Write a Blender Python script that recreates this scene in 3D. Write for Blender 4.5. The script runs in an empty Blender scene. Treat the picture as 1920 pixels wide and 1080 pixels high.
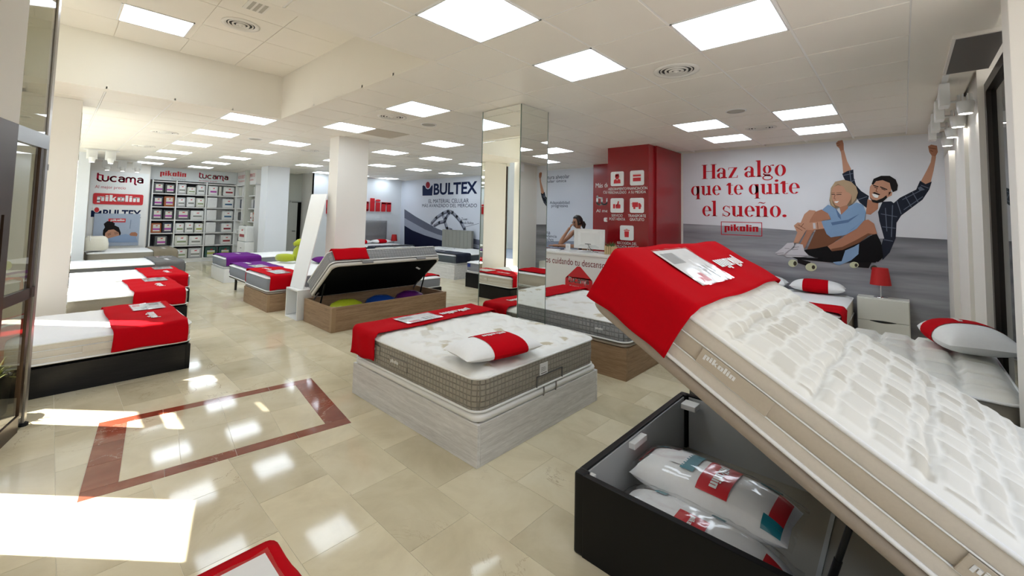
import bpy, bmesh, math, random
from mathutils import Matrix, Vector
random.seed(7)
SC = bpy.context.scene
COL = SC.collection

# ------------------------------------------------------------------ camera, sky, sun, exposure
F, YAW, PITCH, ROLL, EYE = 795.2, -0.74504, 0.05754, 0.02114, 1.68
_f = Vector((math.sin(YAW) * math.cos(PITCH), math.cos(YAW) * math.cos(PITCH), math.sin(PITCH)))
_r0 = Vector((math.cos(YAW), -math.sin(YAW), 0.0))
_u0 = _r0.cross(_f)
_r = _r0 * math.cos(ROLL) + _u0 * math.sin(ROLL)
_u = -_r0 * math.sin(ROLL) + _u0 * math.cos(ROLL)
CAM = Vector((0, 0, EYE))
cd = bpy.data.cameras.new('camera')
cam = bpy.data.objects.new('camera', cd)
COL.objects.link(cam)
cd.sensor_width = 36.0
cd.lens = F / 1920 * 36.0
cd.shift_y = -180 / 1920
cd.clip_start = 0.02
cam.matrix_world = Matrix((( _r.x, _u.x, -_f.x, 0), (_r.y, _u.y, -_f.y, 0), (_r.z, _u.z, -_f.z, EYE), (0, 0, 0, 1)))
SC.camera = cam
SC.view_settings.view_transform = 'Standard'
SC.view_settings.look = 'None'
SC.view_settings.gamma = 1.0
SC.view_settings.use_curve_mapping = False
SC.view_settings.exposure = 0.38

SUN = Vector((0.75, 0.66, -1.1)).normalized()      # the way the sunlight travels
wd = bpy.data.worlds.new('sky'); SC.world = wd; wd.use_nodes = True
_nt = wd.node_tree
_bg = _nt.nodes['Background']
_sk = _nt.nodes.new('ShaderNodeTexSky')
_sk.sky_type = 'NISHITA'
_sk.sun_disc = False
_sk.sun_elevation = math.asin(-SUN.z)
_sk.sun_rotation = math.atan2(-SUN.x, -SUN.y)
_nt.links.new(_sk.outputs[0], _bg.inputs[0])
_bg.inputs[1].default_value = 0.42
sl = bpy.data.lights.new('sun', 'SUN'); sl.energy = 16.0; sl.angle = 0.009; sl.color = (1.0, 0.97, 0.91)
so = bpy.data.objects.new('sun', sl); COL.objects.link(so)
so.rotation_euler = (-SUN).to_track_quat('Z', 'Y').to_euler()
PANEL_POWER = 7.0            # radiance of the ceiling light panels


def portal(name, loc, normal, sx, sz):
    """a light portal in a window opening: it gives no light of its own, it only guides sky sampling"""
    l = bpy.data.lights.new(name, 'AREA'); l.shape = 'RECTANGLE'; l.size = sx; l.size_y = sz
    l.cycles.is_portal = True
    o = bpy.data.objects.new(name, l); COL.objects.link(o)
    o.matrix_world = Matrix.Translation(loc) @ Vector(normal).to_track_quat('-Z', 'Z').to_matrix().to_4x4()


ZC = EYE + 2.1788 * 0.6      # ceiling height, 2.987
ZR = 3.59                    # raised ceiling over the entrance


def ray(x, y):
    return _f + _r * ((x - 960) / F) - _u * ((y - 360) / F)


def on_y(x, y, Y):
    d = ray(x, y); return CAM + d * (Y / d.y)


def on_x(x, y, X):
    d = ray(x, y); return CAM + d * (X / d.x)


def on_z(x, y, Z):
    d = ray(x, y); return CAM + d * ((Z - EYE) / d.z)


# ------------------------------------------------------------------ materials
MATS = {}


def mat(name, col, rough=0.6, metal=0.0, coat=0.0, noise=0.04, nscale=30.0, bump=0.0, bscale=200.0, spec=0.5, sheen=0.0, emit=None, alpha=None):
    if name in MATS:
        return MATS[name]
    m = bpy.data.materials.new(name); m.use_nodes = True
    nt = m.node_tree; b = nt.nodes['Principled BSDF']
    tc = nt.nodes.new('ShaderNodeTexCoord')
    c = (*col, 1.0)
    if noise > 0:
        n = nt.nodes.new('ShaderNodeTexNoise'); n.inputs['Scale'].default_value = nscale; n.inputs['Detail'].default_value = 3
        mx = nt.nodes.new('ShaderNodeMix'); mx.data_type = 'RGBA'
        mx.inputs['A'].default_value = tuple(max(0, v * (1 - noise)) for v in col) + (1,)
        mx.inputs['B'].default_value = tuple(min(1, v * (1 + noise)) for v in col) + (1,)
        nt.links.new(tc.outputs['Object'], n.inputs['Vector'])
        nt.links.new(n.outputs['Fac'], mx.inputs['Factor'])
        nt.links.new(mx.outputs['Result'], b.inputs['Base Color'])
    else:
        b.inputs['Base Color'].default_value = c
    b.inputs['Roughness'].default_value = rough
    b.inputs['Metallic'].default_value = metal
    b.inputs['Coat Weight'].default_value = coat
    b.inputs['Specular IOR Level'].default_value = spec
    b.inputs['Sheen Weight'].default_value = sheen
    if emit:
        b.inputs['Emission Color'].default_value = (*emit[:3], 1); b.inputs['Emission Strength'].default_value = emit[3]
    if bump > 0:
        n2 = nt.nodes.new('ShaderNodeTexNoise'); n2.inputs['Scale'].default_value = bscale; n2.inputs['Detail'].default_value = 2
        bp = nt.nodes.new('ShaderNodeBump'); bp.inputs['Strength'].default_value = bump; bp.inputs['Distance'].default_value = 0.004
        nt.links.new(tc.outputs['Object'], n2.inputs['Vector']); nt.links.new(n2.outputs['Fac'], bp.inputs['Height'])
        nt.links.new(bp.outputs['Normal'], b.inputs['Normal'])
    MATS[name] = m
    return m


def N(nt, typ, **kw):
    n = nt.nodes.new('ShaderNode' + typ)
    for k, v in kw.items():
        if k.startswith('i_'):
            n.inputs[k[2:].replace('_', ' ')].default_value = v
        else:
            setattr(n, k, v)
    return n


def ramp(nt, stops):
    r = nt.nodes.new('ShaderNodeValToRGB')
    e = r.color_ramp.elements
    e[0].position, e[0].color = stops[0][0], (*stops[0][1], 1)
    e[1].position, e[1].color = stops[-1][0], (*stops[-1][1], 1)
    for p, c in stops[1:-1]:
        k = e.new(p); k.color = (*c, 1)
    return r


def marble(name, stops, vein, rough=0.07, per='object', vstrength=0.8, nscale=2.2):
    """polished marble; every tile gets its own tone and its own piece of the veining"""
    m = bpy.data.materials.new(name); m.use_nodes = True
    nt = m.node_tree; L = nt.links.new; b = nt.nodes['Principled BSDF']
    geo = N(nt, 'NewGeometry')
    if per == 'object':
        rnd = N(nt, 'ObjectInfo').outputs['Random']
    else:
        rnd = N(nt, 'Attribute', attribute_name='tone').outputs['Fac']
    off = N(nt, 'Math', operation='MULTIPLY'); L(rnd, off.inputs[0]); off.inputs[1].default_value = 37.0
    cmb = N(nt, 'CombineXYZ'); L(off.outputs[0], cmb.inputs[0]); L(off.outputs[0], cmb.inputs[1]); L(off.outputs[0], cmb.inputs[2])
    add = N(nt, 'VectorMath', operation='ADD'); L(geo.outputs['Position'], add.inputs[0]); L(cmb.outputs[0], add.inputs[1])
    n1 = N(nt, 'TexNoise'); n1.inputs['Scale'].default_value = nscale; n1.inputs['Detail'].default_value = 7; n1.inputs['Roughness'].default_value = .6; n1.inputs['Distortion'].default_value = .5
    L(add.outputs[0], n1.inputs['Vector'])
    r1 = ramp(nt, stops); L(n1.outputs['Fac'], r1.inputs[0])
    n2 = N(nt, 'TexNoise'); n2.inputs['Scale'].default_value = 1.6; n2.inputs['Detail'].default_value = 8; n2.inputs['Roughness'].default_value = .62; n2.inputs['Distortion'].default_value = 1.0
    L(add.outputs[0], n2.inputs['Vector'])
    v = N(nt, 'Math', operation='SUBTRACT'); L(n2.outputs['Fac'], v.inputs[0]); v.inputs[1].default_value = .5
    va = N(nt, 'Math', operation='ABSOLUTE'); L(v.outputs[0], va.inputs[0])
    vr = N(nt, 'MapRange'); L(va.outputs[0], vr.inputs[0]); vr.inputs[1].default_value = 0.0; vr.inputs[2].default_value = .006; vr.inputs[3].default_value = vstrength; vr.inputs[4].default_value = 0
    n3 = N(nt, 'TexNoise'); n3.inputs['Scale'].default_value = 1.1; L(add.outputs[0], n3.inputs['Vector'])
    vm = N(nt, 'MapRange'); L(n3.outputs['Fac'], vm.inputs[0]); vm.inputs[1].default_value = .52; vm.inputs[2].default_value = .68
    vv = N(nt, 'Math', operation='MULTIPLY'); L(vr.outputs[0], vv.inputs[0]); L(vm.outputs[0], vv.inputs[1])
    mx = N(nt, 'Mix', data_type='RGBA'); L(vv.outputs[0], mx.inputs['Factor']); L(r1.outputs[0], mx.inputs['A']); mx.inputs['B'].default_value = (*vein, 1)
    br = N(nt, 'MapRange'); L(rnd, br.inputs[0]); br.inputs[3].default_value = .86; br.inputs[4].default_value = 1.08
    hs = N(nt, 'HueSaturation'); L(mx.outputs['Result'], hs.inputs['Color']); L(br.outputs[0], hs.inputs['Value'])
    L(hs.outputs[0], b.inputs['Base Color'])
    b.inputs['Roughness'].default_value = rough
    b.inputs['Specular IOR Level'].default_value = .30
    bp = N(nt, 'Bump'); bp.inputs['Strength'].default_value = .06; bp.inputs['Distance'].default_value = .003
    n4 = N(nt, 'TexNoise'); n4.inputs['Scale'].default_value = 6.0; L(geo.outputs['Position'], n4.inputs['Vector']); L(n4.outputs['Fac'], bp.inputs['Height'])
    L(bp.outputs[0], b.inputs['Normal'])
    MATS[name] = m
    return m


def wood(name, dark, light, scale=1.0, rough=0.5, axis='X', knots=0.35):
    m = bpy.data.materials.new(name); m.use_nodes = True
    nt = m.node_tree; L = nt.links.new; b = nt.nodes['Principled BSDF']
    tc = N(nt, 'TexCoord'); mp = N(nt, 'Mapping')
    s = [.9, 14.0, 14.0] if axis == 'X' else [14.0, .9, 14.0]
    mp.inputs['Scale'].default_value = [v * scale for v in s]
    L(tc.outputs['Object'], mp.inputs['Vector'])
    n1 = N(nt, 'TexNoise'); n1.inputs['Scale'].default_value = 2.2; n1.inputs['Detail'].default_value = 8; n1.inputs['Roughness'].default_value = .65; n1.inputs['Distortion'].default_value = .8
    L(mp.outputs[0], n1.inputs['Vector'])
    n2 = N(nt, 'TexNoise'); n2.inputs['Scale'].default_value = 14; n2.inputs['Detail'].default_value = 4
    L(mp.outputs[0], n2.inputs['Vector'])
    ad = N(nt, 'Mix', data_type='FLOAT'); ad.inputs['Factor'].default_value = .35; L(n1.outputs['Fac'], ad.inputs['A']); L(n2.outputs['Fac'], ad.inputs['B'])
    r = ramp(nt, [(.34, dark), (.5, tuple((a + c) / 2 for a, c in zip(dark, light))), (.66, light)]); L(ad.outputs['Result'], r.inputs[0])
    L(r.outputs[0], b.inputs['Base Color']); b.inputs['Roughness'].default_value = rough
    if name.startswith('black'): b.inputs['Specular IOR Level'].default_value = .2
    MATS[name] = m
    return m


def quilt_side(name, col, line, size=0.045, rough=0.8):
    """knitted side band with a stitched square grid"""
    m = bpy.data.materials.new(name); m.use_nodes = True
    nt = m.node_tree; L = nt.links.new; b = nt.nodes['Principled BSDF']
    tc = N(nt, 'TexCoord'); sp = N(nt, 'SeparateXYZ'); L(tc.outputs['Object'], sp.inputs[0])
    outs = []
    for k, sc in ((0, 1), (1, 1), (2, 1)):
        d = N(nt, 'Math', operation='DIVIDE'); L(sp.outputs[k], d.inputs[0]); d.inputs[1].default_value = size
        fr = N(nt, 'Math', operation='PINGPONG'); L(d.outputs[0], fr.inputs[0]); fr.inputs[1].default_value = .5
        lt = N(nt, 'MapRange'); L(fr.outputs[0], lt.inputs[0]); lt.inputs[1].default_value = 0; lt.inputs[2].default_value = .13; lt.inputs[3].default_value = 0; lt.inputs[4].default_value = 1
        outs.append(lt.outputs[0])
    mn = N(nt, 'Math', operation='MINIMUM'); L(outs[0], mn.inputs[0]); L(outs[1], mn.inputs[1])
    mn2 = N(nt, 'Math', operation='MINIMUM'); L(mn.outputs[0], mn2.inputs[0]); L(outs[2], mn2.inputs[1])
    # the faces at x = const or y = const sit on a line of their own axis: use max of pairs by the normal
    ge = N(nt, 'NewGeometry'); vt = N(nt, 'VectorTransform', vector_type='NORMAL', convert_from='WORLD', convert_to='OBJECT'); L(ge.outputs['True Normal'], vt.inputs[0])
    sn = N(nt, 'SeparateXYZ'); L(vt.outputs[0], sn.inputs[0])
    ab = N(nt, 'Math', operation='ABSOLUTE'); L(sn.outputs[0], ab.inputs[0])
    gt = N(nt, 'Math', operation='GREATER_THAN'); L(ab.outputs[0], gt.inputs[0]); gt.inputs[1].default_value = .7
    mxh = N(nt, 'Mix', data_type='FLOAT'); L(gt.outputs[0], mxh.inputs['Factor']); L(outs[0], mxh.inputs['A']); L(outs[1], mxh.inputs['B'])
    fin = N(nt, 'Math', operation='MINIMUM'); L(mxh.outputs['Result'], fin.inputs[0]); L(outs[2], fin.inputs[1])
    mx = N(nt, 'Mix', data_type='RGBA'); L(fin.outputs[0], mx.inputs['Factor']); mx.inputs['A'].default_value = (*line, 1); mx.inputs['B'].default_value = (*col, 1)
    L(mx.outputs['Result'], b.inputs['Base Color'])
    bp = N(nt, 'Bump'); bp.inputs['Strength'].default_value = .8; bp.inputs['Distance'].default_value = .010; L(fin.outputs[0], bp.inputs['Height']); L(bp.outputs[0], b.inputs['Normal'])
    b.inputs['Roughness'].default_value = rough; b.inputs['Sheen Weight'].default_value = .1
    MATS[name] = m
    return m


def tint_cloth(name, base, alt, rough=0.75, sheen=.2):
    """quilted ticking: woven patches carry a second yarn colour through the 'patch' attribute"""
    m = bpy.data.materials.new(name); m.use_nodes = True
    nt = m.node_tree; L = nt.links.new; b = nt.nodes['Principled BSDF']
    at = N(nt, 'Attribute', attribute_name='patch')
    mx = N(nt, 'Mix', data_type='RGBA'); L(at.outputs['Fac'], mx.inputs['Factor']); mx.inputs['A'].default_value = (*base, 1); mx.inputs['B'].default_value = (*alt, 1)
    L(mx.outputs['Result'], b.inputs['Base Color'])
    b.inputs['Roughness'].default_value = rough; b.inputs['Sheen Weight'].default_value = sheen
    tc = N(nt, 'TexCoord'); n2 = N(nt, 'TexNoise'); n2.inputs['Scale'].default_value = 180; L(tc.outputs['Object'], n2.inputs['Vector'])
    bp = N(nt, 'Bump'); bp.inputs['Strength'].default_value = .15; bp.inputs['Distance'].default_value = .002; L(n2.outputs['Fac'], bp.inputs['Height']); L(bp.outputs[0], b.inputs['Normal'])
    MATS[name] = m
    return m


def glass_mat(name, tint=(1, 1, 1), refl=1.0, rough=0.0):
    """thin sheet: clear with Fresnel reflection"""
    m = bpy.data.materials.new(name); m.use_nodes = True
    nt = m.node_tree; L = nt.links.new
    nt.nodes.remove(nt.nodes['Principled BSDF'])
    out = nt.nodes['Material Output']
    t = N(nt, 'BsdfTransparent'); t.inputs[0].default_value = (*tint, 1)
    g = N(nt, 'BsdfGlossy'); g.inputs['Roughness'].default_value = rough
    fr = N(nt, 'Fresnel'); fr.inputs[0].default_value = 1.5
    mu = N(nt, 'Math', operation='MULTIPLY'); L(fr.outputs[0], mu.inputs[0]); mu.inputs[1].default_value = refl
    ge = N(nt, 'NewGeometry'); ib = N(nt, 'Math', operation='SUBTRACT'); ib.inputs[0].default_value = 1.0; L(ge.outputs['Backfacing'], ib.inputs[1])
    m2 = N(nt, 'Math', operation='MULTIPLY', use_clamp=True); L(mu.outputs[0], m2.inputs[0]); L(ib.outputs[0], m2.inputs[1])
    mx = N(nt, 'MixShader'); L(m2.outputs[0], mx.inputs[0]); L(t.outputs[0], mx.inputs[1]); L(g.outputs[0], mx.inputs[2])
    L(mx.outputs[0], out.inputs[0])
    MATS[name] = m
    return m


marble('marble_cream', [(.25, (.56, .48, .32)), (.5, (.68, .60, .415)), (.75, (.76, .69, .51))], (.33, .22, .12))
marble('marble_cream_far', [(.25, (.56, .48, .32)), (.5, (.68, .60, .415)), (.75, (.76, .69, .51))], (.33, .22, .12), per='attr')
marble('marble_red', [(.25, (.16, .035, .018)), (.5, (.25, .065, .035)), (.8, (.38, .14, .08))], (.75, .6, .5), vstrength=.9)
wood('oak', (.20, .115, .055), (.40, .26, .15))
wood('oak_y', (.20, .115, .055), (.40, .26, .15), axis='Y')
wood('white_oak', (.56, .545, .52), (.88, .87, .85))
wood('white_oak_y', (.56, .545, .52), (.88, .87, .85), axis='Y')
wood('black_oak', (.006, .006, .006), (.014, .013, .013), rough=.28)
quilt_side('taupe_quilt', (.34, .31, .255), (.265, .24, .195), size=.038)
quilt_side('grey_quilt', (.30, .30, .30), (.24, .24, .24), size=.05)
tint_cloth('ticking_white', (.86, .86, .83), (.56, .50, .37))
tint_cloth('ticking_satin', (.84, .83, .77), (.58, .55, .47), rough=.5)
glass_mat('window_glass', (.93, .96, .95))
glass_mat('door_glass', (.62, .60, .54))
glass_mat('dark_glass', (.30, .32, .32))
glass_mat('film', (1, 1, 1), refl=1.3, rough=.10)
WHITE = mat('wall_paint', (.82, .79, .73), .7, noise=.015, nscale=3)
WHITE2 = mat('cool_wall_paint', (.74, .77, .80), .6, noise=.015, nscale=3)
CEIL = mat('ceiling_tile', (.83, .79, .70), .42, noise=.02, nscale=4, spec=.4)
CEILP = mat('ceiling_plaster', (.83, .79, .70), .6, noise=.02, nscale=3)
TBAR = mat('tee_bar', (.86, .85, .81), .35, noise=0)
RED = mat('red_cloth', (.50, .002, .008), .85, noise=.06, nscale=60, bump=.15, bscale=500, sheen=.0, spec=.06)
REDL = mat('red_lacquer', (.27, .004, .007), .22, noise=.03, nscale=3)
REDP = mat('red_print', (.60, .012, .02), .5, noise=.02)
PURPLE = mat('purple_cloth', (.13, .012, .20), .85, noise=.06, nscale=60, spec=.2)
NAVY = mat('navy_cloth', (.008, .012, .03), .8, noise=.06, nscale=60)
WCLOTH = mat('white_cloth', (.84, .84, .83), .8, noise=.03, nscale=50, bump=.1, bscale=400)
BEIGE = mat('beige_cloth', (.66, .60, .51), .85, noise=.05, nscale=90, bump=.12, bscale=500)
BEIGED = mat('beige_band', (.53, .46, .36), .85, noise=.06, nscale=90, bump=.12, bscale=500)
TRIM = mat('taupe_upholstery', (.36, .30, .24), .8, noise=.06, nscale=80, bump=.1)
PIPE = mat('white_piping', (.86, .86, .84), .6, noise=0)
GREY = mat('grey_cloth', (.24, .25, .27), .85, noise=.08, nscale=90, bump=.15)
DGREY = mat('charcoal_cloth', (.10, .10, .10), .85, noise=.08, nscale=90)
TAUPE = mat('taupe_cloth', (.30, .27, .22), .85, noise=.08, nscale=90)
BLACK = mat('black_melamine', (.006, .006, .006), .4, noise=.1, nscale=8, spec=.2)
BLACKC = mat('black_cloth', (.004, .004, .004), .95, noise=.1, spec=.1)
GREYP = mat('grey_panel', (.50, .51, .51), .5, noise=.03, nscale=5)
GREIGE = mat('greige_bottom', (.30, .27, .21), .45, noise=.05, nscale=5)
WLAC = mat('white_lacquer', (.82, .82, .80), .3, noise=.01)
CHROME = mat('chrome', (.8, .8, .8), .12, 1.0, noise=0)
STEEL = mat('grey_steel', (.30, .30, .31), .35, 1.0, noise=0)
DARKM = mat('dark_bronze', (.045, .025, .014), .35, .6, noise=.05)
DARKF = mat('dark_frame', (.02, .014, .010), .35, noise=.05)
MIRROR = mat('mirror_glass', (.86, .88, .84), .0, 1.0, noise=0)
MIRE = mat('mirror_edge', (.12, .16, .13), .2, noise=0)
BROWNT = mat('stained_tile', (.52, .46, .37), .6, noise=.03)
PAPER = mat('white_paper', (.82, .82, .82), .6, noise=.02)
INKG = mat('grey_print', (.35, .36, .37), .6, noise=.05)
INKN = mat('navy_print', (.008, .016, .06), .6, noise=.02, spec=.1)
INKK = mat('black_print', (.012, .012, .012), .6, noise=0)
SIGNW = mat('sign_white', (.85, .85, .83), .45, noise=.01)


def panel_mat():
    m = bpy.data.materials.new('panel_light'); m.use_nodes = True
    nt = m.node_tree
    b = nt.nodes['Principled BSDF']
    b.inputs['Base Color'].default_value = (.9, .9, .9, 1)
    b.inputs['Emission Color'].default_value = (.80, .90, 1.0, 1)
    b.inputs['Emission Strength'].default_value = PANEL_POWER
    return m


PANEL = panel_mat()
M = lambda k: MATS[k]


# ------------------------------------------------------------------ mesh building
class MB:
    def __init__(self):
        self.v, self.f, self.sm = [], [], []

    def add(self, vs, fs, smooth=False):
        o = len(self.v)
        self.v += [tuple(p) for p in vs]
        self.f += [tuple(i + o for i in f) for f in fs]
        self.sm += [smooth] * len(fs)
        return self

    def box(self, x0, x1, y0, y1, z0, z1, bev=0.0):
        if bev <= 0:
            vs = [(x, y, z) for z in (z0, z1) for y in (y0, y1) for x in (x0, x1)]
            return self.add(vs, [(0, 2, 3, 1), (4, 5, 7, 6), (0, 1, 5, 4), (2, 6, 7, 3), (0, 4, 6, 2), (1, 3, 7, 5)])
        b = min(bev, .49 * min(x1 - x0, y1 - y0, z1 - z0))
        bm = bmesh.new(); bmesh.ops.create_cube(bm, size=1)
        for v in bm.verts:
            v.co = Vector(((x0 + x1) / 2 + v.co.x * (x1 - x0), (y0 + y1) / 2 + v.co.y * (y1 - y0), (z0 + z1) / 2 + v.co.z * (z1 - z0)))
        bmesh.ops.bevel(bm, geom=bm.edges[:] + bm.verts[:], offset=b, segments=2, profile=.6, affect='EDGES')
        bm.verts.index_update()
        vs = [v.co[:] for v in bm.verts]; fs = [[v.index for v in f.verts] for f in bm.faces]
        bm.free()
        return self.add(vs, fs)

    def loft(self, loops, closed=True, cap=(True, True), smooth=True):
        n = len(loops[0]); vs = [p for l in loops for p in l]; fs = []
        for a in range(len(loops) - 1):
            for k in range(n if closed else n - 1):
                k2 = (k + 1) % n
                fs.append((a * n + k, a * n + k2, (a + 1) * n + k2, (a + 1) * n + k))
        self.add(vs, fs, smooth)
        if cap[0]:
            self.add(loops[0], [tuple(range(n))[::-1]])
        if cap[1]:
            self.add(loops[-1], [tuple(range(n))])
        return self

    def grid(self, pts, smooth=True):
        nu, nv = len(pts), len(pts[0])
        vs = [p for row in pts for p in row]
        fs = [(a * nv + b, (a + 1) * nv + b, (a + 1) * nv + b + 1, a * nv + b + 1) for a in range(nu - 1) for b in range(nv - 1)]
        return self.add(vs, fs, smooth)

    def tube(self, path, r, n=8, closed=False, smooth=True, cap=True):
        P = [Vector(p) for p in path]; loops = []
        m = len(P); up = None
        for k in range(m):
            if closed:
                t = (P[(k + 1) % m] - P[k - 1]).normalized()
            else:
                t = (P[min(k + 1, m - 1)] - P[max(k - 1, 0)]).normalized()
            if up is None:
                up = Vector((0, 0, 1)) if abs(t.z) < .9 else Vector((1, 0, 0))
            a = t.cross(up)
            if a.length < 1e-4:
                a = t.cross(Vector((0, 1, 0)))
            a.normalize(); b = a.cross(t).normalized()
            rr = r[k] if isinstance(r, (list, tuple)) else r
            loops.append([tuple(P[k] + a * (rr * math.cos(2 * math.pi * j / n)) + b * (rr * math.sin(2 * math.pi * j / n))) for j in range(n)])
        if closed:
            loops.append(loops[0])
            return self.loft(loops, cap=(False, False), smooth=smooth)
        return self.loft(loops, cap=(cap, cap), smooth=smooth)

    def lathe(self, prof, n=24, cx=0, cy=0, smooth=True, cap=(True, True)):
        loops = [[(cx + r * math.cos(2 * math.pi * j / n), cy + r * math.sin(2 * math.pi * j / n), z) for j in range(n)] for r, z in prof]
        return self.loft(loops, smooth=smooth, cap=cap)

    def prism(self, pts, z0, z1):
        """pts: outline in x, y, counter-clockwise"""
        a = sum(pts[k][0] * pts[(k + 1) % len(pts)][1] - pts[(k + 1) % len(pts)][0] * pts[k][1] for k in range(len(pts)))
        if a < 0:
            pts = pts[::-1]
        return self.loft([[(x, y, z0) for x, y in pts], [(x, y, z1) for x, y in pts]], smooth=False)

    def mesh(self, name):
        me = bpy.data.meshes.new(name)
        me.from_pydata(self.v, [], self.f)
        me.polygons.foreach_set('use_smooth', self.sm)
        me.update()
        return me

    def build(self, name, m, parent=None, label=None):
        o = bpy.data.objects.new(name, self.mesh(name))
        o.data.materials.append(m if not isinstance(m, str) else MATS[m])
        COL.objects.link(o)
        o.parent = parent
        if label:
            o['label'] = label
        return o


def put(name, me, m=None, parent=None, loc=None):
    o = bpy.data.objects.new(name, me)
    if m is not None and not me.materials:
        me.materials.append(m)
    COL.objects.link(o); o.parent = parent
    if loc is not None:
        o.location = loc
    return o


def tag(o, label, cat, group=None, kind=None):
    o['label'] = label; o['category'] = cat
    if group:
        o['group'] = group
    if kind:
        o['kind'] = kind
    return o


def thing(name, label, cat, loc=(0, 0, 0), rz=0.0, group=None, mw=None):
    o = bpy.data.objects.new(name, None); o.empty_display_size = .05
    COL.objects.link(o)
    if mw is not None:
        o.matrix_world = mw
    else:
        o.location = loc; o.rotation_euler = (0, 0, rz)
    return tag(o, label, cat, group)


def struct(o, label=None):
    o['kind'] = 'structure'
    if label:
        o['label'] = label
    return o


def wallbox(name, m, *b, bev=0.0, parent=None, label=None):
    o = MB().box(*b, bev=bev).build(name, m, parent)
    if parent is None:
        struct(o, label)
    return o


def rrect(x0, x1, y0, y1, r, n=6):
    """rounded rectangle outline, counter-clockwise"""
    pts = []
    for cx, cy, a0 in ((x1 - r, y1 - r, 0), (x0 + r, y1 - r, 90), (x0 + r, y0 + r, 180), (x1 - r, y0 + r, 270)):
        for k in range(n + 1):
            a = math.radians(a0 + 90 * k / n)
            pts.append((cx + r * math.cos(a), cy + r * math.sin(a)))
    return pts


def frame_on(origin, ex, ez, en):
    """matrix of a flat thing: local x along ex, local y along ez, local z out along en"""
    ex, ez, en = Vector(ex).normalized(), Vector(ez).normalized(), Vector(en).normalized()
    return Matrix(((ex.x, ez.x, en.x, origin[0]), (ex.y, ez.y, en.y, origin[1]), (ex.z, ez.z, en.z, origin[2]), (0, 0, 0, 1)))


# ------------------------------------------------------------------ lettering and flat print
class Flat:
    """flat shapes in x, y; build() links them as one mesh lying at height z, with a thickness if asked"""

    def __init__(self):
        self.v, self.f = [], []

    def poly(self, pts):
        a = sum(pts[k][0] * pts[(k + 1) % len(pts)][1] - pts[(k + 1) % len(pts)][0] * pts[k][1] for k in range(len(pts)))
        if a < 0:
            pts = pts[::-1]
        o = len(self.v); self.v += [tuple(p) for p in pts]; self.f.append(tuple(range(o, o + len(pts))))
        return self

    def rect(self, x0, x1, y0, y1, r=0.0):
        return self.poly(rrect(x0, x1, y0, y1, r, 4) if r > 0 else [(x0, y0), (x1, y0), (x1, y1), (x0, y1)])

    def ell(self, cx, cy, rx, ry, n=20):
        return self.poly([(cx + rx * math.cos(2 * math.pi * k / n), cy + ry * math.sin(2 * math.pi * k / n)) for k in range(n)])

    def ring(self, cx, cy, ro, ri, a0=0, a1=360, n=28, ic=None):
        """between an outer and an inner ellipse (ic: centre of the inner one)"""
        ix, iy = ic if ic else (cx, cy)
        for k in range(n):
            a, b = math.radians(a0 + (a1 - a0) * k / n), math.radians(a0 + (a1 - a0) * (k + 1) / n)
            self.poly([(cx + ro[0] * math.cos(a), cy + ro[1] * math.sin(a)), (cx + ro[0] * math.cos(b), cy + ro[1] * math.sin(b)),
                       (ix + ri[0] * math.cos(b), iy + ri[1] * math.sin(b)), (ix + ri[0] * math.cos(a), iy + ri[1] * math.sin(a))])
        return self

    def stroke(self, path, w, cap=True):
        """line of even width with round joints; w may be a list of widths"""
        ws = w if isinstance(w, (list, tuple)) else [w] * len(path)
        for k in range(len(path) - 1):
            (x0, y0), (x1, y1) = path[k], path[k + 1]
            d = math.hypot(x1 - x0, y1 - y0) or 1e-9
            nx, ny = -(y1 - y0) / d, (x1 - x0) / d
            a, b = ws[k] / 2, ws[k + 1] / 2
            self.poly([(x0 + nx * a, y0 + ny * a), (x0 - nx * a, y0 - ny * a), (x1 - nx * b, y1 - ny * b), (x1 + nx * b, y1 + ny * b)])
        for k, (x, y) in enumerate(path):
            if cap or 0 < k < len(path) - 1:
                self.ell(x, y, ws[k] / 2, ws[k] / 2, 10)
        return self

    def shift(self, dx, dy, s=1.0, sx=None):
        sx = s if sx is None else sx
        self.v = [(x * sx + dx, y * s + dy) for x, y in self.v]
        return self

    def join(self, other, dx=0, dy=0, s=1.0, sx=None):
        o = len(self.v); sx = s if sx is None else sx
        self.v += [(x * sx + dx, y * s + dy) for x, y in other.v]
        self.f += [tuple(i + o for i in f) for f in other.f]
        return self

    def bounds(self):
        return min(p[0] for p in self.v), max(p[0] for p in self.v), min(p[1] for p in self.v), max(p[1] for p in self.v)

    def fit(self, x0, x1, y0, y1):
        a, b, c, d = self.bounds()
        self.v = [(x0 + (x - a) / (b - a) * (x1 - x0), y0 + (y - c) / (d - c) * (y1 - y0)) for x, y in self.v]
        return self

    def build(self, name, m, parent=None, z=0.0015, thick=0.0, label=None, warp=None):
        me = bpy.data.meshes.new(name)
        me.from_pydata([(x, y, z) if warp is None else warp(x, y, z) for x, y in self.v], [], self.f)
        me.update()
        o = bpy.data.objects.new(name, me); COL.objects.link(o); o.parent = parent
        me.materials.append(MATS[m] if isinstance(m, str) else m)
        if thick > 0:
            s = o.modifiers.new('thickness', 'SOLIDIFY'); s.thickness = thick; s.offset = 1.0
        if label:
            o['label'] = label
        return o


def arc(cx, cy, rx, ry, a0, a1, n=10):
    return [(cx + rx * math.cos(math.radians(a0 + (a1 - a0) * k / n)), cy + ry * math.sin(math.radians(a0 + (a1 - a0) * k / n))) for k in range(n + 1)]


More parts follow.
